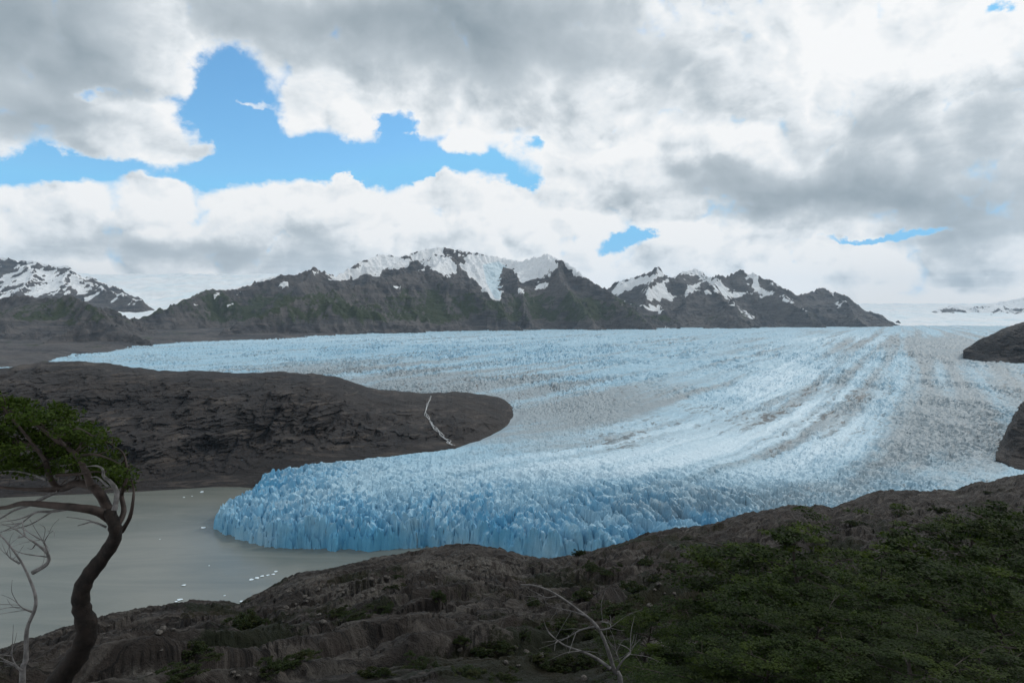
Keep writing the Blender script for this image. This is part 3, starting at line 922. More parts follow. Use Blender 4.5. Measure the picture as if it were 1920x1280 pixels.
def hill_height(X, Y):
    PXc = np.clip(CX + F * X / np.maximum(Y, 0.5), -290, 2190)
    sx = [p[0] for p in SIL]
    spy = np.interp(PXc, sx, [p[1] for p in SIL]); sdp = np.interp(PXc, sx, [p[2] for p in SIL])
    Yc = np.maximum(Y, 0.5)
    t = np.log(np.maximum(Yc, 38.0) / 38.0) / np.log(sdp / 38.0)
    tc = np.clip(t, 0, 1)
    b0 = 1312.0
    py = b0 + (spy - b0) * tc ** 0.86
    z_mid = CAMZ - (py - HY) / F * Yc
    z_near = CAMZ - 1.7 - (b0 - HY) / F * Yc + 1.7 * np.clip(Yc / 38.0, 0, 1)
    z = np.where(Yc < 38, z_near, z_mid)
    zs = CAMZ - (spy - HY) / F * sdp
    over = np.maximum(Yc - sdp, 0)
    z = np.where(Yc > sdp, zs - 0.42 * over - 0.0022 * over ** 2, z)
    # relief, kept small on the skyline itself
    m = sstep(Yc, 25, 60)
    sky = 0.30 + 0.70 * np.clip(np.abs(tc - 1) * 4, 0, 1)
    z = z + m * sky * (2.2 * fbm(X / 40, Y / 40, 3, 401) + 0.5 * (ridged(X / 13, Y / 15, 3, 403) - 0.7))
    # tilted beds: gentle backs and short steep scarps facing right and near
    qd = X * 0.592 - Y * 0.806
    wob = fbm(X / 26, Y / 40, 3, 407)
    q = qd / 11.0 + 0.45 * wob
    saw = q - np.floor(q)
    amp = 0.5 + 0.9 * sstep(fbm(X / 45, Y / 60, 2, 409), -0.3, 0.5)
    z = z + m * sky * 3.9 * amp * (saw - sstep(saw, 0.70, 1.0) - 0.4)
    flat_ = 1 - 0.35 * sstep(saw, 0.60, 0.72) * sstep(1.02 - saw, 0.0, 0.05)
    q = qd / 3.3 + 0.9 * wob
    saw = q - np.floor(q)
    z = z + m * sky * 1.1 * (saw - sstep(saw, 0.5, 1.0) - 0.4)
    av = X * 0.806 + Y * 0.592
    f1, f2, idv = worley(av / 8.0 + 0.4 * wob, qd / 2.4 + 0.7 * wob, 411)
    g1, g2, gid = worley(av / 2.4 + 0.4 * wob, qd / 0.9 + 0.9 * wob, 413)
    blk = (idv - 0.5) * 1.25 - 0.55 * (1 - sstep(f2 - f1, 0.0, 0.14)) + (gid - 0.5) * 0.42 - 0.16 * (1 - sstep(g2 - g1, 0.0, 0.16))
    z = z + m * (0.35 + 0.65 * sky) * blk * flat_ * np.clip(Y / 90.0, 0.45, 1.5)
    return z


def build_hill():
    dep = np.concatenate([geom_depths([(0.8, 0.06), (30, 0.0068), (330, 0.02), (620, 0)])])
    PX, X, Y = polar(-260, 2180, 3.4, dep)
    Z = hill_height(X, Y)
    Z = Z + sstep(Y, 25, 50) * (0.16 * fbm(X / 3.2, Y / 3.2, 4, 421) + 0.12 * (ridged(X / 1.7, Y / 2.2, 3, 423) - 0.7))
    bx, by = to_px(X, Y, Z)

    def blob(px, py, rx, ry):
        return np.exp(-((bx - px) / rx) ** 2 - ((by - py) / ry) ** 2)
    veg = 0.32 + 0.55 * fbm(X / 16, Y / 22, 4, 431) + 0.5 * blob(900, 1250, 260, 60) + 0.35 * blob(480, 1190, 120, 40) + 0.45 * blob(1300, 1120, 300, 110) + 0.4 * blob(350, 1240, 90, 30) - 0.5 * blob(800, 1040, 300, 30) - 0.4 * blob(250, 1170, 150, 40) - 0.35 * blob(1650, 945, 250, 40) - 0.3 * blob(800, 1180, 150, 40)
    pale = 0.25 + 0.6 * fbm(X / 9, Y / 12, 3, 441) + 0.75 * blob(880, 1060, 110, 22) + 0.6 * blob(640, 1110, 110, 26) + 0.55 * blob(350, 1262, 200, 16) + 0.4 * blob(1000, 1150, 90, 20)
    grid_mesh('hillside', X, Y, Z, M_HILL, {'veg': veg, 'pale': pale}, smooth=False)


build_hill()




# ------------------------------------------------------------------ helpers for plants, stones and ice
def simple_material(name, c0, c1, scale, rough=0.8, bmp=0.0, bdist=0.02, spec=0.25):
    mt, T, b = material(name)
    tc = T.n('ShaderNodeTexCoord')
    n = T.noise(tc.outputs['Object'], scale, 6, 0.65)
    T.set(b.inputs['Base Color'], T.mix(T.ramp(n, 0.3, 0.7), c0, c1))
    b.inputs['Roughness'].default_value = rough
    b.inputs['Specular IOR Level'].default_value = spec
    if bmp:
        bump(T, b, n, bmp, bdist)
    return mt


def leaf_material(name, c0, c1, c2):
    mt, T, b = material(name)
    geo = T.n('ShaderNodeNewGeometry')
    rnd = geo.outputs['Random Per Island']
    oi = T.n('ShaderNodeObjectInfo')
    n = T.noise(geo.outputs['Position'], 0.9, 4, 0.6)
    c = T.mix(rnd, c0, c1)
    c = T.mix(T.ramp(n, 0.45, 0.75), c, c2)
    c = T.mix(T.m('MULTIPLY', oi.outputs['Random'], 0.35), c, c0)
    T.set(b.inputs['Base Color'], c)
    b.inputs['Roughness'].default_value = 0.7
    b.inputs['Specular IOR Level'].default_value = 0.12
    tr = T.n('ShaderNodeBsdfTranslucent')
    T.set(tr.inputs['Color'], T.mix(1.0, c, (1.3, 1.5, 0.7), 'MULTIPLY'))
    mx = T.n('ShaderNodeMixShader')
    mx.inputs[0].default_value = 0.25
    T.t.links.new(b.outputs[0], mx.inputs[1])
    T.t.links.new(tr.outputs[0], mx.inputs[2])
    out = [n_ for n_ in T.t.nodes if n_.type == 'OUTPUT_MATERIAL'][0]
    T.t.links.new(mx.outputs[0], out.inputs[0])
    return mt


M_BARK = simple_material('windblown_bark', (0.004, 0.0034, 0.003), (0.017, 0.012, 0.010), 9.0, 0.85, 0.9, 0.03)
M_LIMB = simple_material('smooth_limb_bark', (0.015, 0.011, 0.0095), (0.042, 0.030, 0.026), 7.0, 0.7, 0.5, 0.01)
M_DEAD = simple_material('dead_grey_wood', (0.055, 0.053, 0.053), (0.15, 0.145, 0.145), 12.0, 0.7, 0.4, 0.01)
M_DARKBARK = simple_material('beech_bark', (0.022, 0.018, 0.016), (0.060, 0.050, 0.044), 6.0, 0.85, 0.5, 0.02)
M_LEAF_A = leaf_material('windblown_leaves', (0.016, 0.032, 0.004), (0.046, 0.070, 0.009), (0.034, 0.050, 0.007))
M_LEAF_B = leaf_material('beech_leaves', (0.006, 0.013, 0.002), (0.021, 0.040, 0.005), (0.052, 0.076, 0.009))
M_LEAF_S = leaf_material('shrub_leaves', (0.012, 0.021, 0.006), (0.028, 0.040, 0.011), (0.036, 0.038, 0.012))
M_LEAF_Y = leaf_material('autumn_leaves', (0.045, 0.026, 0.005), (0.085, 0.050, 0.007), (0.04, 0.035, 0.008))
M_STONE = simple_material('pale_stone', (0.040, 0.036, 0.033), (0.12, 0.11, 0.10), 2.5, 0.9, 0.6, 0.05)
M_BERG = simple_material('floating_ice', (0.58, 0.72, 0.80), (0.80, 0.86, 0.90), 0.5, 0.5, 0.4, 0.2)
M_FALL = simple_material('falling_water', (0.42, 0.44, 0.45), (0.70, 0.72, 0.73), 0.4, 0.4)
# simple_material('old_snow', (0.24, 0.25, 0.26), (0.36, 0.38, 0.40), 0.6, 0.8, 0.3, 0.05)


def mesh_object(name, verts, faces, mat, parent=None, smooth=True):
    me = bpy.data.meshes.new(name)
    v = np.asarray(verts, np.float32); f = np.asarray(faces, np.int32)
    me.vertices.add(len(v)); me.vertices.foreach_set('co', v.reshape(-1))
    k = f.shape[1]
    me.loops.add(f.size); me.loops.foreach_set('vertex_index', f.reshape(-1))
    me.polygons.add(len(f)); me.polygons.foreach_set('loop_start', (np.arange(len(f)) * k).astype(np.int32))
    me.update(calc_edges=True)
    me.polygons.foreach_set('use_smooth', np.full(len(f), smooth))
    me.materials.append(mat)
    o = bpy.data.objects.new(name, me)
    o.parent = parent
    col.objects.link(o)
    return o


def empty(name, loc, label, cat, group=None):
    o = bpy.data.objects.new(name, None)
    o.empty_display_size = 0.2
    o.location = loc
    o['label'] = label; o['category'] = cat
    if group:
        o['group'] = group
    col.objects.link(o)
    return o


def tag(o, label, cat, group=None):
    o['label'] = label; o['category'] = cat
    if group:
        o['group'] = group
    return o


class Tubes:
    """collects tapered tubes; one build() makes one mesh"""
    def __init__(self):
        self.v, self.f, self.n = [], [], 0

    def add(self, pts, r0, r1, sides=8, wob=0.0, rng=None, power=1.0):
        pts = np.asarray(pts, float)
        # round the polyline with a Catmull-Rom pass
        if len(pts) > 2:
            q = np.vstack([2 * pts[0] - pts[1], pts, 2 * pts[-1] - pts[-2]])
            o = []
            for i in range(1, len(q) - 2):
                for t in np.linspace(0, 1, 5)[:-1]:
                    a, b, c, d = q[i - 1:i + 3]
                    o.append(0.5 * ((2 * b) + (c - a) * t + (2 * a - 5 * b + 4 * c - d) * t * t + (3 * b - a - 3 * c + d) * t ** 3))
            o.append(pts[-1]); pts = np.array(o)
        m = len(pts)
        tan = np.gradient(pts, axis=0); tan /= np.linalg.norm(tan, axis=1)[:, None] + 1e-9
        ref = np.array([0.31, 0.93, 0.2])
        a = np.cross(tan, ref); a /= np.linalg.norm(a, axis=1)[:, None] + 1e-9
        b = np.cross(tan, a)
        t = np.linspace(0, 1, m) ** power
        r = r0 + (r1 - r0) * t
        if wob and rng is not None:
            r = r * (1 + wob * rng.uniform(-1, 1, m))
        ang = np.linspace(0, 2 * np.pi, sides, endpoint=False)
        rr = r[:, None] * (1 + (wob * 0.6 * np.sin(ang * 3 + np.linspace(0, 9, m)[:, None]) if wob else 0))
        ring = pts[:, None, :] + rr[..., None] * (np.cos(ang)[None, :, None] * a[:, None, :] + np.sin(ang)[None, :, None] * b[:, None, :])
        self.v.append(ring.reshape(-1, 3))
        i = np.arange(m - 1)[:, None] * sides; j = np.arange(sides)[None, :]; j2 = (j + 1) % sides
        self.f.append((np.stack([i + j, i + j2, i + sides + j2, i + sides + j], -1).reshape(-1, 4)) + self.n)
        self.n += m * sides
        return pts

    def build(self, name, mat, parent=None):
        return mesh_object(name, np.vstack(self.v), np.vstack(self.f), mat, parent)


def leaves(centres, radii, per, size, rng, flat=0.5, drift=(0, 0, 0), level=0.7):
    """leaf blades (folded along the midrib is left out: one quad each) in clusters about the centres"""
    c = np.repeat(np.asarray(centres, float), per, 0)
    r = np.repeat(np.asarray(radii, float), per)[:, None]
    d = rng.normal(size=c.shape); d /= np.linalg.norm(d, axis=1)[:, None]
    d *= rng.uniform(0.15, 1, (len(c), 1)) ** 0.6
    d[:, 2] *= flat
    p = c + d * r + np.asarray(drift) * rng.uniform(0, 1, (len(c), 1))
    ax = rng.normal(size=c.shape); ax[:, 2] *= level * 0.8; ax /= np.linalg.norm(ax, axis=1)[:, None]
    up = rng.normal(size=c.shape) * level; up[:, 2] += 1.0
    bx = np.cross(ax, up); bx /= np.linalg.norm(bx, axis=1)[:, None] + 1e-9
    s_ = (size * rng.uniform(0.6, 1.25, len(c)))[:, None]
    v = np.stack([p - ax * s_, p + bx * s_ * 0.55, p + ax * s_, p - bx * s_ * 0.55], 1).reshape(-1, 3)
    f = np.arange(len(p) * 4).reshape(-1, 4)
    return v, f


def copy_thing(src, loc, rz, sc):
    t = src.copy(); t.location = loc; t.rotation_euler = (0, 0, rz); t.scale = (sc[0], sc[1], sc[2])
    col.objects.link(t)
    for ch in src.children:
        c = ch.copy(); c.parent = t; col.objects.link(c)
    return t


def ground(x, y):
    return float(hill_height(np.array([[float(x)]]), np.array([[float(y)]]))[0, 0])


def on_hill(px, py):
    """where the ray through a photo pixel meets the hillside"""
    d = np.geomspace(30, 420, 1400)[None, :]
    X = (px - CX) / F * d
    zr = CAMZ - (py - HY) / F * d
    hit = np.nonzero(hill_height(X, d)[0] >= zr[0])[0]
    k = hit[0] if len(hit) else 900
    return float(X[0, k]), float(d[0, k])


# ------------------------------------------------------------------ the windblown tree on the left
def Z4(zx, zy):          # coordinates measured on an enlargement of the photo's lower left
    return zx / 2.285, 720 + zy / 2.285


def path(pts, depth, wob, rng):
    out = []
    dd = depth
    for p in pts:
        dd += rng.uniform(-wob, wob)
        out.append(P(*p, dd))
    return np.array(out)


def windblown_tree():
    rng = np.random.default_rng(5)
    D = 9.0
    base = P(*Z4(215, 1330), D)
    gz = ground(base[0], D)
    t = empty('windblown_tree', (base[0] - 0.35, D, gz), 'windblown tree with twisted brown trunk and dense green crown swept to one side', 'tree')
    org = np.array([base[0] - 0.35, D, gz])
    tr = Tubes()
    low = [np.array([0.0, 0, -0.3]), np.array([0.08, 0, 0.8])]
    pts = path([Z4(255, 1270), Z4(330, 1160), Z4(372, 1050), Z4(352, 960), Z4(350, 890), Z4(378, 825), Z4(440, 745), Z4(490, 665), Z4(487, 600), Z4(465, 540)], D, 0.05, rng) - org
    tr.add(np.vstack([low, pts]), 0.17, 0.068, 14, 0.11, rng, 0.8)
    trunk_o = tr.build('trunk', M_BARK, t)
    lims = []; ends = []
    limbs = [
        ([(487, 600), (450, 510), (420, 462), (380, 432), (320, 425), (270, 447), (240, 437), (210, 390), (195, 330), (160, 280), (100, 250), (0, 240), (-110, 200)], 0.085, 0.02),
        ([(388, 432), (370, 380), (330, 310), (280, 265), (240, 240), (150, 170), (40, 110), (-60, 80)], 0.06, 0.012),
        ([(470, 575), (420, 545), (340, 530), (240, 520), (100, 510), (0, 530), (-140, 500)], 0.085, 0.02),
        ([(250, 450), (180, 452), (120, 450), (0, 440), (-120, 400)], 0.045, 0.012),
        ([(500, 610), (530, 545), (520, 480), (530, 440), (545, 390), (530, 300), (480, 260)], 0.05, 0.010),
        ([(522, 630), (556, 570), (570, 500), (572, 450), (560, 400)], 0.04, 0.008),
        ([(330, 310), (400, 300), (470, 320), (520, 345)], 0.025, 0.007),
        ([(195, 330), (120, 230), (30, 120), (0, 70), (-50, 30)], 0.03, 0.008),
        ([(280, 265), (260, 230), (330, 190), (390, 215)], 0.022, 0.006),
        ([(240, 390), (330, 385), (400, 375), (450, 380)], 0.03, 0.008),
    ]
    for l, a, b in limbs:
        lims.append(Tubes())
        p = lims[-1].add(path([Z4(*q) for q in l], D, 0.16, rng) - org, a * 0.8, b * 0.8, 9, 0.06, rng)
        ends.append(p)
    # crown: clusters filling the windswept outline, each hung on a twig from the nearest limb
    outline = [Z4(*q) for q in [(-320, 60), (-100, 30), (0, 42), (60, 62), (120, 75), (200, 112), (260, 92), (330, 100), (385, 150), (440, 200), (500, 225), (545, 285), (560, 345), (597, 390), (592, 440), (560, 462), (515, 440),
                                 (450, 405), (385, 385), (330, 372), (250, 390), (120, 378), (0, 395), (-320, 420)]]
    allp = np.vstack(ends)
    cs = []
    while len(cs) < 400:
        x = rng.uniform(-140, 264); y = rng.uniform(735, 925)
        if inside(np.array([x]), np.array([y]), outline)[0]:
            if rng.random() < 0.25 and perlin(np.array([x / 30.0]), np.array([y / 18.0]), 3)[0] < -0.1:
                continue
            cs.append(P(x, y, D + 0.12 + abs(rng.normal()) * 0.6 - 0.5 * (rng.random() < 0.22)) - org)
    cs = np.array(cs)
    owner = np.concatenate([np.full(len(e_), i_) for i_, e_ in enumerate(ends)])
    for c in cs[::2]:
        k = np.argmin(np.linalg.norm(allp - c, axis=1) + 0.6 * np.maximum(0, c[0] - allp[:, 0]))
        a = allp[k]
        if np.linalg.norm(a - c) < 1.6:
            m = (a + c) / 2 + rng.normal(size=3) * 0.05
            lims[owner[k]].add([a, m, c], 0.010, 0.003, 4)
    for lb in lims:
        lb.build('limb', M_LIMB, trunk_o)
    for l, a, b in [([(490, 540), (500, 465), (475, 420), (445, 395), (440, 365), (415, 350), (370, 352)], 0.035, 0.006), ([(250, 455), (180, 490), (120, 520), (60, 540), (0, 575), (-60, 590)], 0.025, 0.006),
                    ([(300, 532), (220, 545), (150, 550), (90, 595), (0, 635)], 0.022, 0.005), ([(455, 612), (400, 590), (360, 598), (332, 606)], 0.014, 0.004), ([(400, 590), (370, 580), (285, 568)], 0.010, 0.003),
                    ([(200, 410), (130, 385), (60, 372), (0, 375)], 0.018, 0.005), ([(150, 550), (80, 578), (0, 590)], 0.012, 0.003), ([(90, 595), (40, 600), (0, 604)], 0.010, 0.003), ([(465, 440), (420, 400), (390, 398)], 0.016, 0.005),
                    ([(220, 548), (130, 600), (60, 620), (5, 632)], 0.010, 0.003)]:
        dead = Tubes()
        dead.add(path([Z4(*q) for q in l], D - 0.15, 0.10, rng) - org, a, b, 6, 0.05, rng)
        dead.build('dead_branch', M_DEAD, trunk_o)
    v, f = leaves(cs, rng.uniform(0.09, 0.22, len(cs)), 56, 0.031, rng, 0.5, (-0.16, 0, 0.03))
    mesh_object('crown', v, f, M_LEAF_A, t, False)['kind'] = 'stuff'


windblown_tree()


def snag(name, label, D, trunk, branches, r0, seed):
    rng = np.random.default_rng(seed)
    b = P(*trunk[0], D)
    gz = ground(b[0], D)
    org = np.array([b[0], D, gz])
    t = empty(name, tuple(org), label, 'dead tree')
    tb = Tubes()
    pts = path(trunk, D, 0.05, rng) - org
    tb.add(np.vstack([[[0.05, 0, -0.2]], pts]), r0, 0.006, 9, 0.08, rng, 0.45)
    trunk_o = tb.build('trunk', M_DEAD, t)
    for l, a in branches:
        br = Tubes()
        p = br.add(path(l, D, 0.07, rng) - org, a, 0.003, 6, 0.05, rng)
        for k in range(6):       # fine side twigs
            i = rng.integers(len(p) // 3, len(p))
            d = p[min(i, len(p) - 1)] - p[max(i - 2, 0)]
            d = d / (np.linalg.norm(d) + 1e-6) + rng.normal(size=3) * 0.8
            br.add([p[i], p[i] + d * 0.09, p[i] + d * 0.16 + rng.normal(size=3) * 0.04], a * 0.35, 0.002, 4)
        br.build('branch', M_DEAD, trunk_o)


snag('dead_tree', 'bare grey dead tree with forked top beside the windblown tree', 7.0,
     [Z4(95, 1290), Z4(110, 1180), Z4(115, 1050), Z4(150, 960), Z4(150, 900), Z4(125, 830), Z4(90, 760), Z4(40, 690), Z4(0, 645), Z4(-40, 610)],
     [([Z4(138, 808), Z4(200, 770), Z4(206, 730), Z4(165, 690), Z4(120, 660), Z4(95, 640)], 0.024), ([Z4(204, 722), Z4(185, 672), Z4(152, 656)], 0.012), ([Z4(188, 676), Z4(208, 642)], 0.008),
      ([Z4(140, 975), Z4(105, 962), Z4(80, 945)], 0.012), ([Z4(92, 1225), Z4(65, 1200), Z4(46, 1150)], 0.016), ([Z4(85, 768), Z4(45, 745), Z4(25, 720)], 0.010)], 0.040, 21)


def Z8(zx, zy):
    return 1000 + zx / 2.087, 880 + zy / 2.087


snag('dead_tree', 'bleached dead tree with thin curling branches standing before the dark thicket', 8.0,
     [Z8(345, 860), Z8(318, 790), Z8(300, 730), Z8(272, 655), Z8(240, 602), Z8(180, 552), Z8(120, 507), Z8(60, 472), Z8(0, 452), Z8(-50, 450)],
     [([Z8(248, 612), Z8(190, 625), Z8(160, 640), Z8(130, 662)], 0.014), ([Z8(302, 778), Z8(250, 740), Z8(200, 715), Z8(130, 690), Z8(95, 668), Z8(70, 645)], 0.022),
      ([Z8(322, 790), Z8(350, 745), Z8(380, 715), Z8(365, 695), Z8(330, 680)], 0.014), ([Z8(256, 628), Z8(300, 618), Z8(296, 600), Z8(262, 592)], 0.010),
      ([Z8(200, 570), Z8(150, 553), Z8(80, 540)], 0.010), ([Z8(100, 492), Z8(50, 500), Z8(10, 480)], 0.008), ([Z8(340, 760), Z8(330, 730), Z8(318, 690)], 0.008)], 0.045, 23)


# ------------------------------------------------------------------ southern beeches of the thicket on the right
def beech(seed, h, mat=None):
    """one beech with layered, flat sprays of leaves; base at the origin"""
    rng = np.random.default_rng(seed)
    mat = mat or M_LEAF_B
    t = bpy.data.objects.new('beech_tree', None)
    col.objects.link(t)
    tb = Tubes(); cs = []; rs = []
    lean = rng.uniform(-0.5, 0.1)
    tp = [np.array([0, 0, -0.3])]
    for i in range(1, 7):
        tp.append(np.array([lean * (i / 6) ** 1.5 * h * 0.3 + rng.normal() * 0.10, rng.normal() * 0.12, h * 0.86 * i / 6]))
    p = tb.add(tp, 0.055 * h / 2, 0.02, 9, 0.08, rng)
    n_l = 15
    for k in range(n_l):
        f = 0.25 + 0.72 * (k + rng.uniform(0, 0.8)) / n_l
        b = p[int(min(f, 0.99) * (len(p) - 1))]
        a = k * 2.4 + rng.uniform(-0.5, 0.5)
        L = h * (0.50 - 0.30 * abs(f - 0.5)) * rng.uniform(0.7, 1.2)
        dr = np.array([math.cos(a), math.sin(a), 0.0])
        q = [b]
        for j in range(1, 5):
            q.append(b + dr * L * j / 4 + np.array([rng.normal() * 0.10, rng.normal() * 0.10, L * (0.34 * (j / 4) - 0.10 * (j / 4) ** 2) + rng.normal() * 0.06]))
        bp = tb.add(q, 0.017 * h / 3, 0.008, 6, 0.05, rng)
        # flat sprays along the outer two thirds
        for j in range(8):
            u = rng.uniform(0.30, 1.0)
            c = bp[int(u * (len(bp) - 1))]
            off = np.array([rng.normal(), rng.normal(), 0.0]) * L * 0.17
            e = c + off + np.array([0, 0, rng.uniform(0.0, 0.16)])
            tb.add([c, (c + e) / 2 + np.array([0, 0, 0.03]), e], 0.008, 0.003, 4)
            cs.append(e); rs.append(rng.uniform(0.28, 0.60))
    for j in range(10):
        cs.append(p[-1] + np.array([rng.normal() * 0.35, rng.normal() * 0.35, rng.uniform(-0.2, 0.25)])); rs.append(0.32)
    tb.build('trunk', M_DARKBARK, t)
    v, f = leaves(cs, rs, 110, 0.056, rng, 0.13, level=0.35)
    mesh_object('crown', v, f, mat, t, False)['kind'] = 'stuff'
    return t, h


def shrub(seed, mat, name='shrub', n=70):
    rng = np.random.default_rng(seed)
    t = bpy.data.objects.new(name, None)
    col.objects.link(t)
    tb = Tubes(); cs = []; rs = []
    lobes = [(rng.normal() * 0.55, rng.normal() * 0.45, rng.uniform(0.35, 0.7), rng.uniform(0.35, 1.05)) for _ in range(6)]
    for k in range(n):
        lx, ly, lr, lh = lobes[k % 6]
        a = rng.uniform(0, 2 * math.pi); r = math.sqrt(rng.random())
        top = np.array([lx + math.cos(a) * r * lr, ly + math.sin(a) * r * lr, lh * (1.0 - 0.7 * r * r) * rng.uniform(0.5, 1.1)])
        if k % 4 == 0:
            tb.add([np.array([lx * 0.3, ly * 0.3, -0.15]), top * 0.55 + 0.05 * rng.normal(size=3), top], 0.03, 0.005, 5)
        cs.append(top); rs.append(rng.uniform(0.10, 0.22))
    tb.build('stems', M_DARKBARK, t)
    v, f = leaves(cs, rs, 48, 0.062, rng, 0.75)
    mesh_object('foliage', v, f, mat, t, False)['kind'] = 'stuff'
    return t


TREES = [(1490, 948, 22), (1395, 985, 24), (1620, 1000, 25), (1725, 985, 28), (1835, 950, 30), (1910, 922, 32), (1990, 910, 30), (1785, 1040, 20), (1655, 1062, 18), (1890, 1055, 17), (1300, 1105, 24),
         (1385, 1105, 16), (1525, 1110, 14.5), (1700, 1140, 13.5), (1860, 1150, 12.5), (1275, 1185, 17), (1335, 1215, 13), (1560, 1200, 11.5), (1745, 1215, 11), (1445, 1185, 12.5), (1215, 1130, 29),
         (1950, 1010, 22), (1580, 1040, 30), (1460, 1060, 19), (1240, 1240, 14)]
protos = [beech(101, 6.0), beech(202, 5.2), beech(303, 6.6), beech(404, 4.4)]
rng_t = np.random.default_rng(77)
used = set()
for i, (px, py, D) in enumerate(TREES):
    src, h = protos[i % 4]
    x = (px - CX) / F * D
    g = ground(x, D)
    top = CAMZ - (py - HY) / F * D
    k = max((top - g) / h, 0.25)
    rz = rng_t.uniform(0, 6.28)
    kw = max(k, 0.55) * rng_t.uniform(0.95, 1.15)
    if i % 4 not in used:
        used.add(i % 4)
        t = src; t.location = (x, D, g - 0.05); t.rotation_euler = (0, 0, rz); t.scale = (kw, kw, k)
    else:
        t = copy_thing(src, (x, D, g - 0.05), rz, (kw, kw, k))
    t['category'] = 'tree'; t['group'] = 'beech trees of the thicket'
    t['label'] = 'flat-topped beech rising highest above the thicket before the bare rock' if i == 0 else 'dark green beech tree with layered leaf sprays in the thicket on the slope'

SHRUBS = [(452, 1178, 2.6), (475, 1170, 2.2), (340, 1262, 1.7), (362, 1232, 1.5), (640, 1150, 1.6), (668, 1160, 1.3), (722, 1142, 1.5), (745, 1082, 1.3), (738, 1100, 1.1), (822, 1126, 1.5), (1108, 1066, 2.2), (1135, 1082, 2.4),
          (1160, 1060, 1.8), (1212, 1056, 2.4), (1292, 1010, 2.2), (925, 1222, 1.3), (862, 1205, 1.1), (1012, 1236, 1.5), (705, 1266, 1.0), (885, 1270, 1.2), (785, 1250, 1.0), (560, 1240, 1.1), (505, 1262, 1.1), (950, 1272, 1.2),
          (1190, 1110, 2.6), (1230, 1090, 2.6), (1160, 1150, 2.0), (1130, 1190, 1.8), (1200, 1180, 2.0), (1260, 1065, 2.4), (1330, 1060, 2.4), (1090, 1120, 1.6), (1060, 1180, 1.5), (1380, 1040, 2.4), (1600, 985, 2.2), (1690, 965, 2.4), (1760, 960, 2.6),
          (1850, 925, 2.6), (1100, 1240, 1.6), (1180, 1250, 1.8), (1050, 1255, 1.4), (980, 1190, 1.2), (1085, 1040, 2.0), (1000, 1130, 1.2)]
sproto = [shrub(501, M_LEAF_S), shrub(502, M_LEAF_S), shrub(503, M_LEAF_S)]
sused = set()
for i, (px, py, w) in enumerate(SHRUBS):
    x, y = on_hill(px, py)
    sc = w * 0.62 * rng_t.uniform(0.9, 1.7)
    src = sproto[i % 3]
    rz = rng_t.uniform(0, 6.28)
    if i % 3 not in sused:
        sused.add(i % 3)
        t = src; t.location = (x, y, ground(x, y) - 0.1); t.rotation_euler = (0, 0, rz); t.scale = (sc * rng_t.uniform(0.9, 1.7), sc, sc * rng_t.uniform(0.5, 0.85))
    else:
        t = copy_thing(src, (x, y, ground(x, y) - 0.1), rz, (sc * rng_t.uniform(0.9, 1.7), sc, sc * rng_t.uniform(0.5, 0.85)))
    t['category'] = 'shrub'; t['group'] = 'shrubs on the hillside'
    t['label'] = 'low dark green shrub growing on the rocky hillside'
yt, yh = beech(606, 3.2, M_LEAF_Y)
yx = (1535 - CX) / F * 19.0
yk = (CAMZ - (1160 - HY) / F * 19.0 - ground(yx, 19.0)) / yh
yt.location = (yx, 19.0, ground(yx, 19.0) - 0.05); yt.scale = (0.6, 0.6, yk)
tag(yt, 'small beech with orange yellow leaves among the dark green thicket', 'tree')


# ------------------------------------------------------------------ stones, drifting ice, the waterfall, snow left in hollows
def lump(seed, n=2, flat=0.6, rough=0.35):
    bm_v = []
    import bmesh
    bm = bmesh.new()
    bmesh.ops.create_icosphere(bm, subdivisions=n, radius=1.0)
    rng = np.random.default_rng(seed)
    dirs = rng.normal(size=(7, 3)); dirs /= np.linalg.norm(dirs, axis=1)[:, None]
    cut = rng.uniform(0.45, 0.9, 7)
    for v in bm.verts:
        p = np.array(v.co)
        for d, c in zip(dirs, cut):         # flat broken faces
            e = p @ d - c
            if e > 0:
                p = p - d * e * 0.9
        p = p * (1 + rough * 0.25 * rng.uniform(-1, 1))
        v.co = (p[0], p[1], p[2] * flat)
    me = bpy.data.meshes.new('lump')
    bm.to_mesh(me); bm.free()
    return me


stone_me = [lump(700 + k, 2, 0.62) for k in range(5)]
for me in stone_me:
    me.materials.append(M_STONE)
rng_s = np.random.default_rng(91)
spots = []
for cx_, cy_, rx, ry, n in [(880, 1062, 90, 16, 18), (640, 1112, 90, 20, 18), (740, 1090, 80, 14, 8), (350, 1264, 150, 10, 5), (560, 1150, 60, 30, 8), (980, 1235, 90, 25, 12), (1150, 1110, 120, 30, 10), (1650, 950, 160, 18, 10), (250, 1190, 120, 25, 8)]:
    for k in range(n):
        spots.append((cx_ + rng_s.normal() * rx * 0.6, cy_ + rng_s.normal() * ry * 0.6))
for i, (px, py) in enumerate(spots):
    x, y = on_hill(px, min(py, 1275))
    o = bpy.data.objects.new('boulder', stone_me[i % 5])
    k = rng_s.uniform(0.10, 0.34) * (1 + y / 260.0)
    o.location = (x, y, ground(x, y) + 0.28 * k); o.rotation_euler = (rng_s.normal() * 0.2, rng_s.normal() * 0.2, rng_s.uniform(0, 6.28)); o.scale = (k * rng_s.uniform(0.8, 1.4), k, k)
    tag(o, 'pale grey boulder lying on the rocky hillside', 'boulder', 'boulders on the hillside')
    col.objects.link(o)

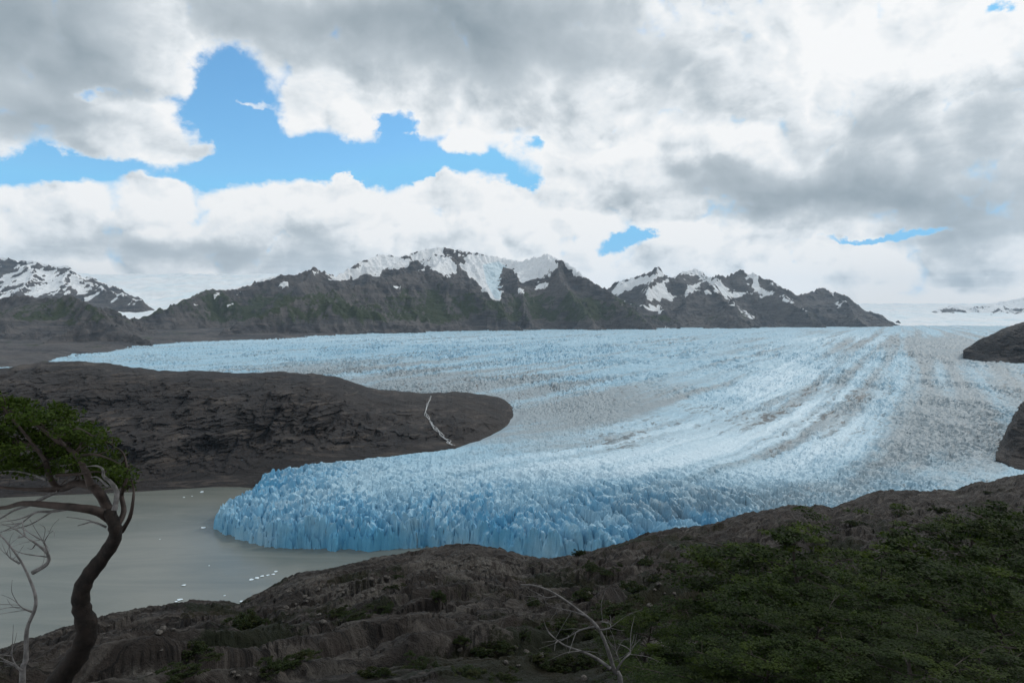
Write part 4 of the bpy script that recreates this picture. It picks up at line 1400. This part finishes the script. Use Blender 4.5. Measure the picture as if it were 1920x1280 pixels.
berg_me = [lump(800 + k, 2, 0.35, 0.6) for k in range(4)]
for me in berg_me:
    me.materials.append(M_BERG)
BERGS = [(378, 922, 5.5, 1), (345, 932, 3.0, 0), (360, 930, 2.2, 0), (381, 989, 6.0, 0), (388, 912, 3.0, 0), (455, 907, 4, 0), (440, 905, 3, 0), (472, 1086, 4.5, 0), (482, 1083, 4.5, 0), (492, 1080, 4.0, 0), (502, 1078, 3.2, 0), (512, 1076, 3.4, 0), (517, 1071, 3.8, 0),
         (345, 1097, 4.0, 0), (337, 1124, 4.5, 0), (330, 1127, 2.6, 0), (421, 1116, 2.0, 0), (453, 1127, 3.4, 0), (392, 1060, 1.6, 0), (300, 1010, 1.5, 0)]
for i, (px, py, w, big) in enumerate(BERGS):
    d = CAMZ * F / (py - HY)
    o = bpy.data.objects.new('ice_floe', berg_me[i % 4])
    o.location = ((px - CX) / F * d, d, 0.05 * w)
    o.rotation_euler = (0, 0, rng_s.uniform(0, 6.28)); o.scale = (w * 0.5, w * 0.36, w * (0.42 if big else 0.28))
    tag(o, 'largest white ice floe on the lake below the dark rock ridge' if big else ('white ice fragment in the drifting line off the near shore' if 460 < px < 520 and py > 1050 else 'small white ice floe drifting alone on the grey lake'), 'ice floe', 'ice floes on the lake')
    col.objects.link(o)


def surface_at(ob, px, py):
    bpy.context.view_layer.update()
    d = Vector(((px - CX) / F, 1.0, (HY - py) / F)).normalized()
    ok, loc, nor, _ = ob.ray_cast(Vector((0, 0, CAMZ)), d)
    return np.array(loc) if ok else None


def waterfall():
    rg = bpy.data.objects['rock_ridge']
    pts = [(808, 743), (806, 750), (801, 758), (799, 768), (801, 778), (806, 788), (812, 797), (820, 807), (828, 816), (836, 824), (844, 831), (851, 836)]
    loc = []
    for a, b in zip(pts[:-1], pts[1:]):
        for t in np.linspace(0, 1, 4)[:-1]:
            p = surface_at(rg, a[0] + (b[0] - a[0]) * t, a[1] + (b[1] - a[1]) * t)
            if p is not None:
                loc.append(p + np.array([0, -0.8, 0.5]))
    loc = np.array(loc)
    rng = np.random.default_rng(3)
    base = loc[-1].copy()
    tb = Tubes()
    for s_ in range(4):      # several braided strands
        off = rng.normal(size=(len(loc), 3)) * (1.6, 0.2, 0.5) * np.linspace(0.5, 1.4, len(loc))[:, None]
        tb.add((loc + off)[::2] - base, 0.16, 0.42, 5, 0.5, rng)
    o = tb.build('waterfall', M_FALL)
    o.location = base
    tag(o, 'thin white waterfall running down the dark rock ridge', 'waterfall')


waterfall()


# ------------------------------------------------------------------ the air between here and the far peaks
def build_haze():
    me = bpy.data.meshes.new('haze')
    x0, x1, y0, y1, z0, z1 = -16000, 18000, -400, 27500, -160, 1900
    v = [(x, y, z) for x in (x0, x1) for y in (y0, y1) for z in (z0, z1)]
    f = [(0, 1, 3, 2), (4, 6, 7, 5), (0, 4, 5, 1), (2, 3, 7, 6), (0, 2, 6, 4), (1, 5, 7, 3)]
    me.from_pydata(v, [], f)
    mt = bpy.data.materials.new('haze_air')
    mt.use_nodes = True
    T = NT(mt.node_tree)
    out = T.n('ShaderNodeOutputMaterial')
    pv = T.n('ShaderNodeVolumePrincipled')
    pv.inputs['Color'].default_value = (0.58, 0.79, 1.0, 1)
    pv.inputs['Density'].default_value = 1.9e-5
    pv.inputs['Anisotropy'].default_value = 0.2
    T.t.links.new(pv.outputs[0], out.inputs['Volume'])
    me.materials.append(mt)
    o = bpy.data.objects.new('haze', me)
    o['kind'] = 'stuff'
    o['label'] = 'thin blue haze in the air before the far peaks'
    o['category'] = 'haze'
    col.objects.link(o)


build_haze()
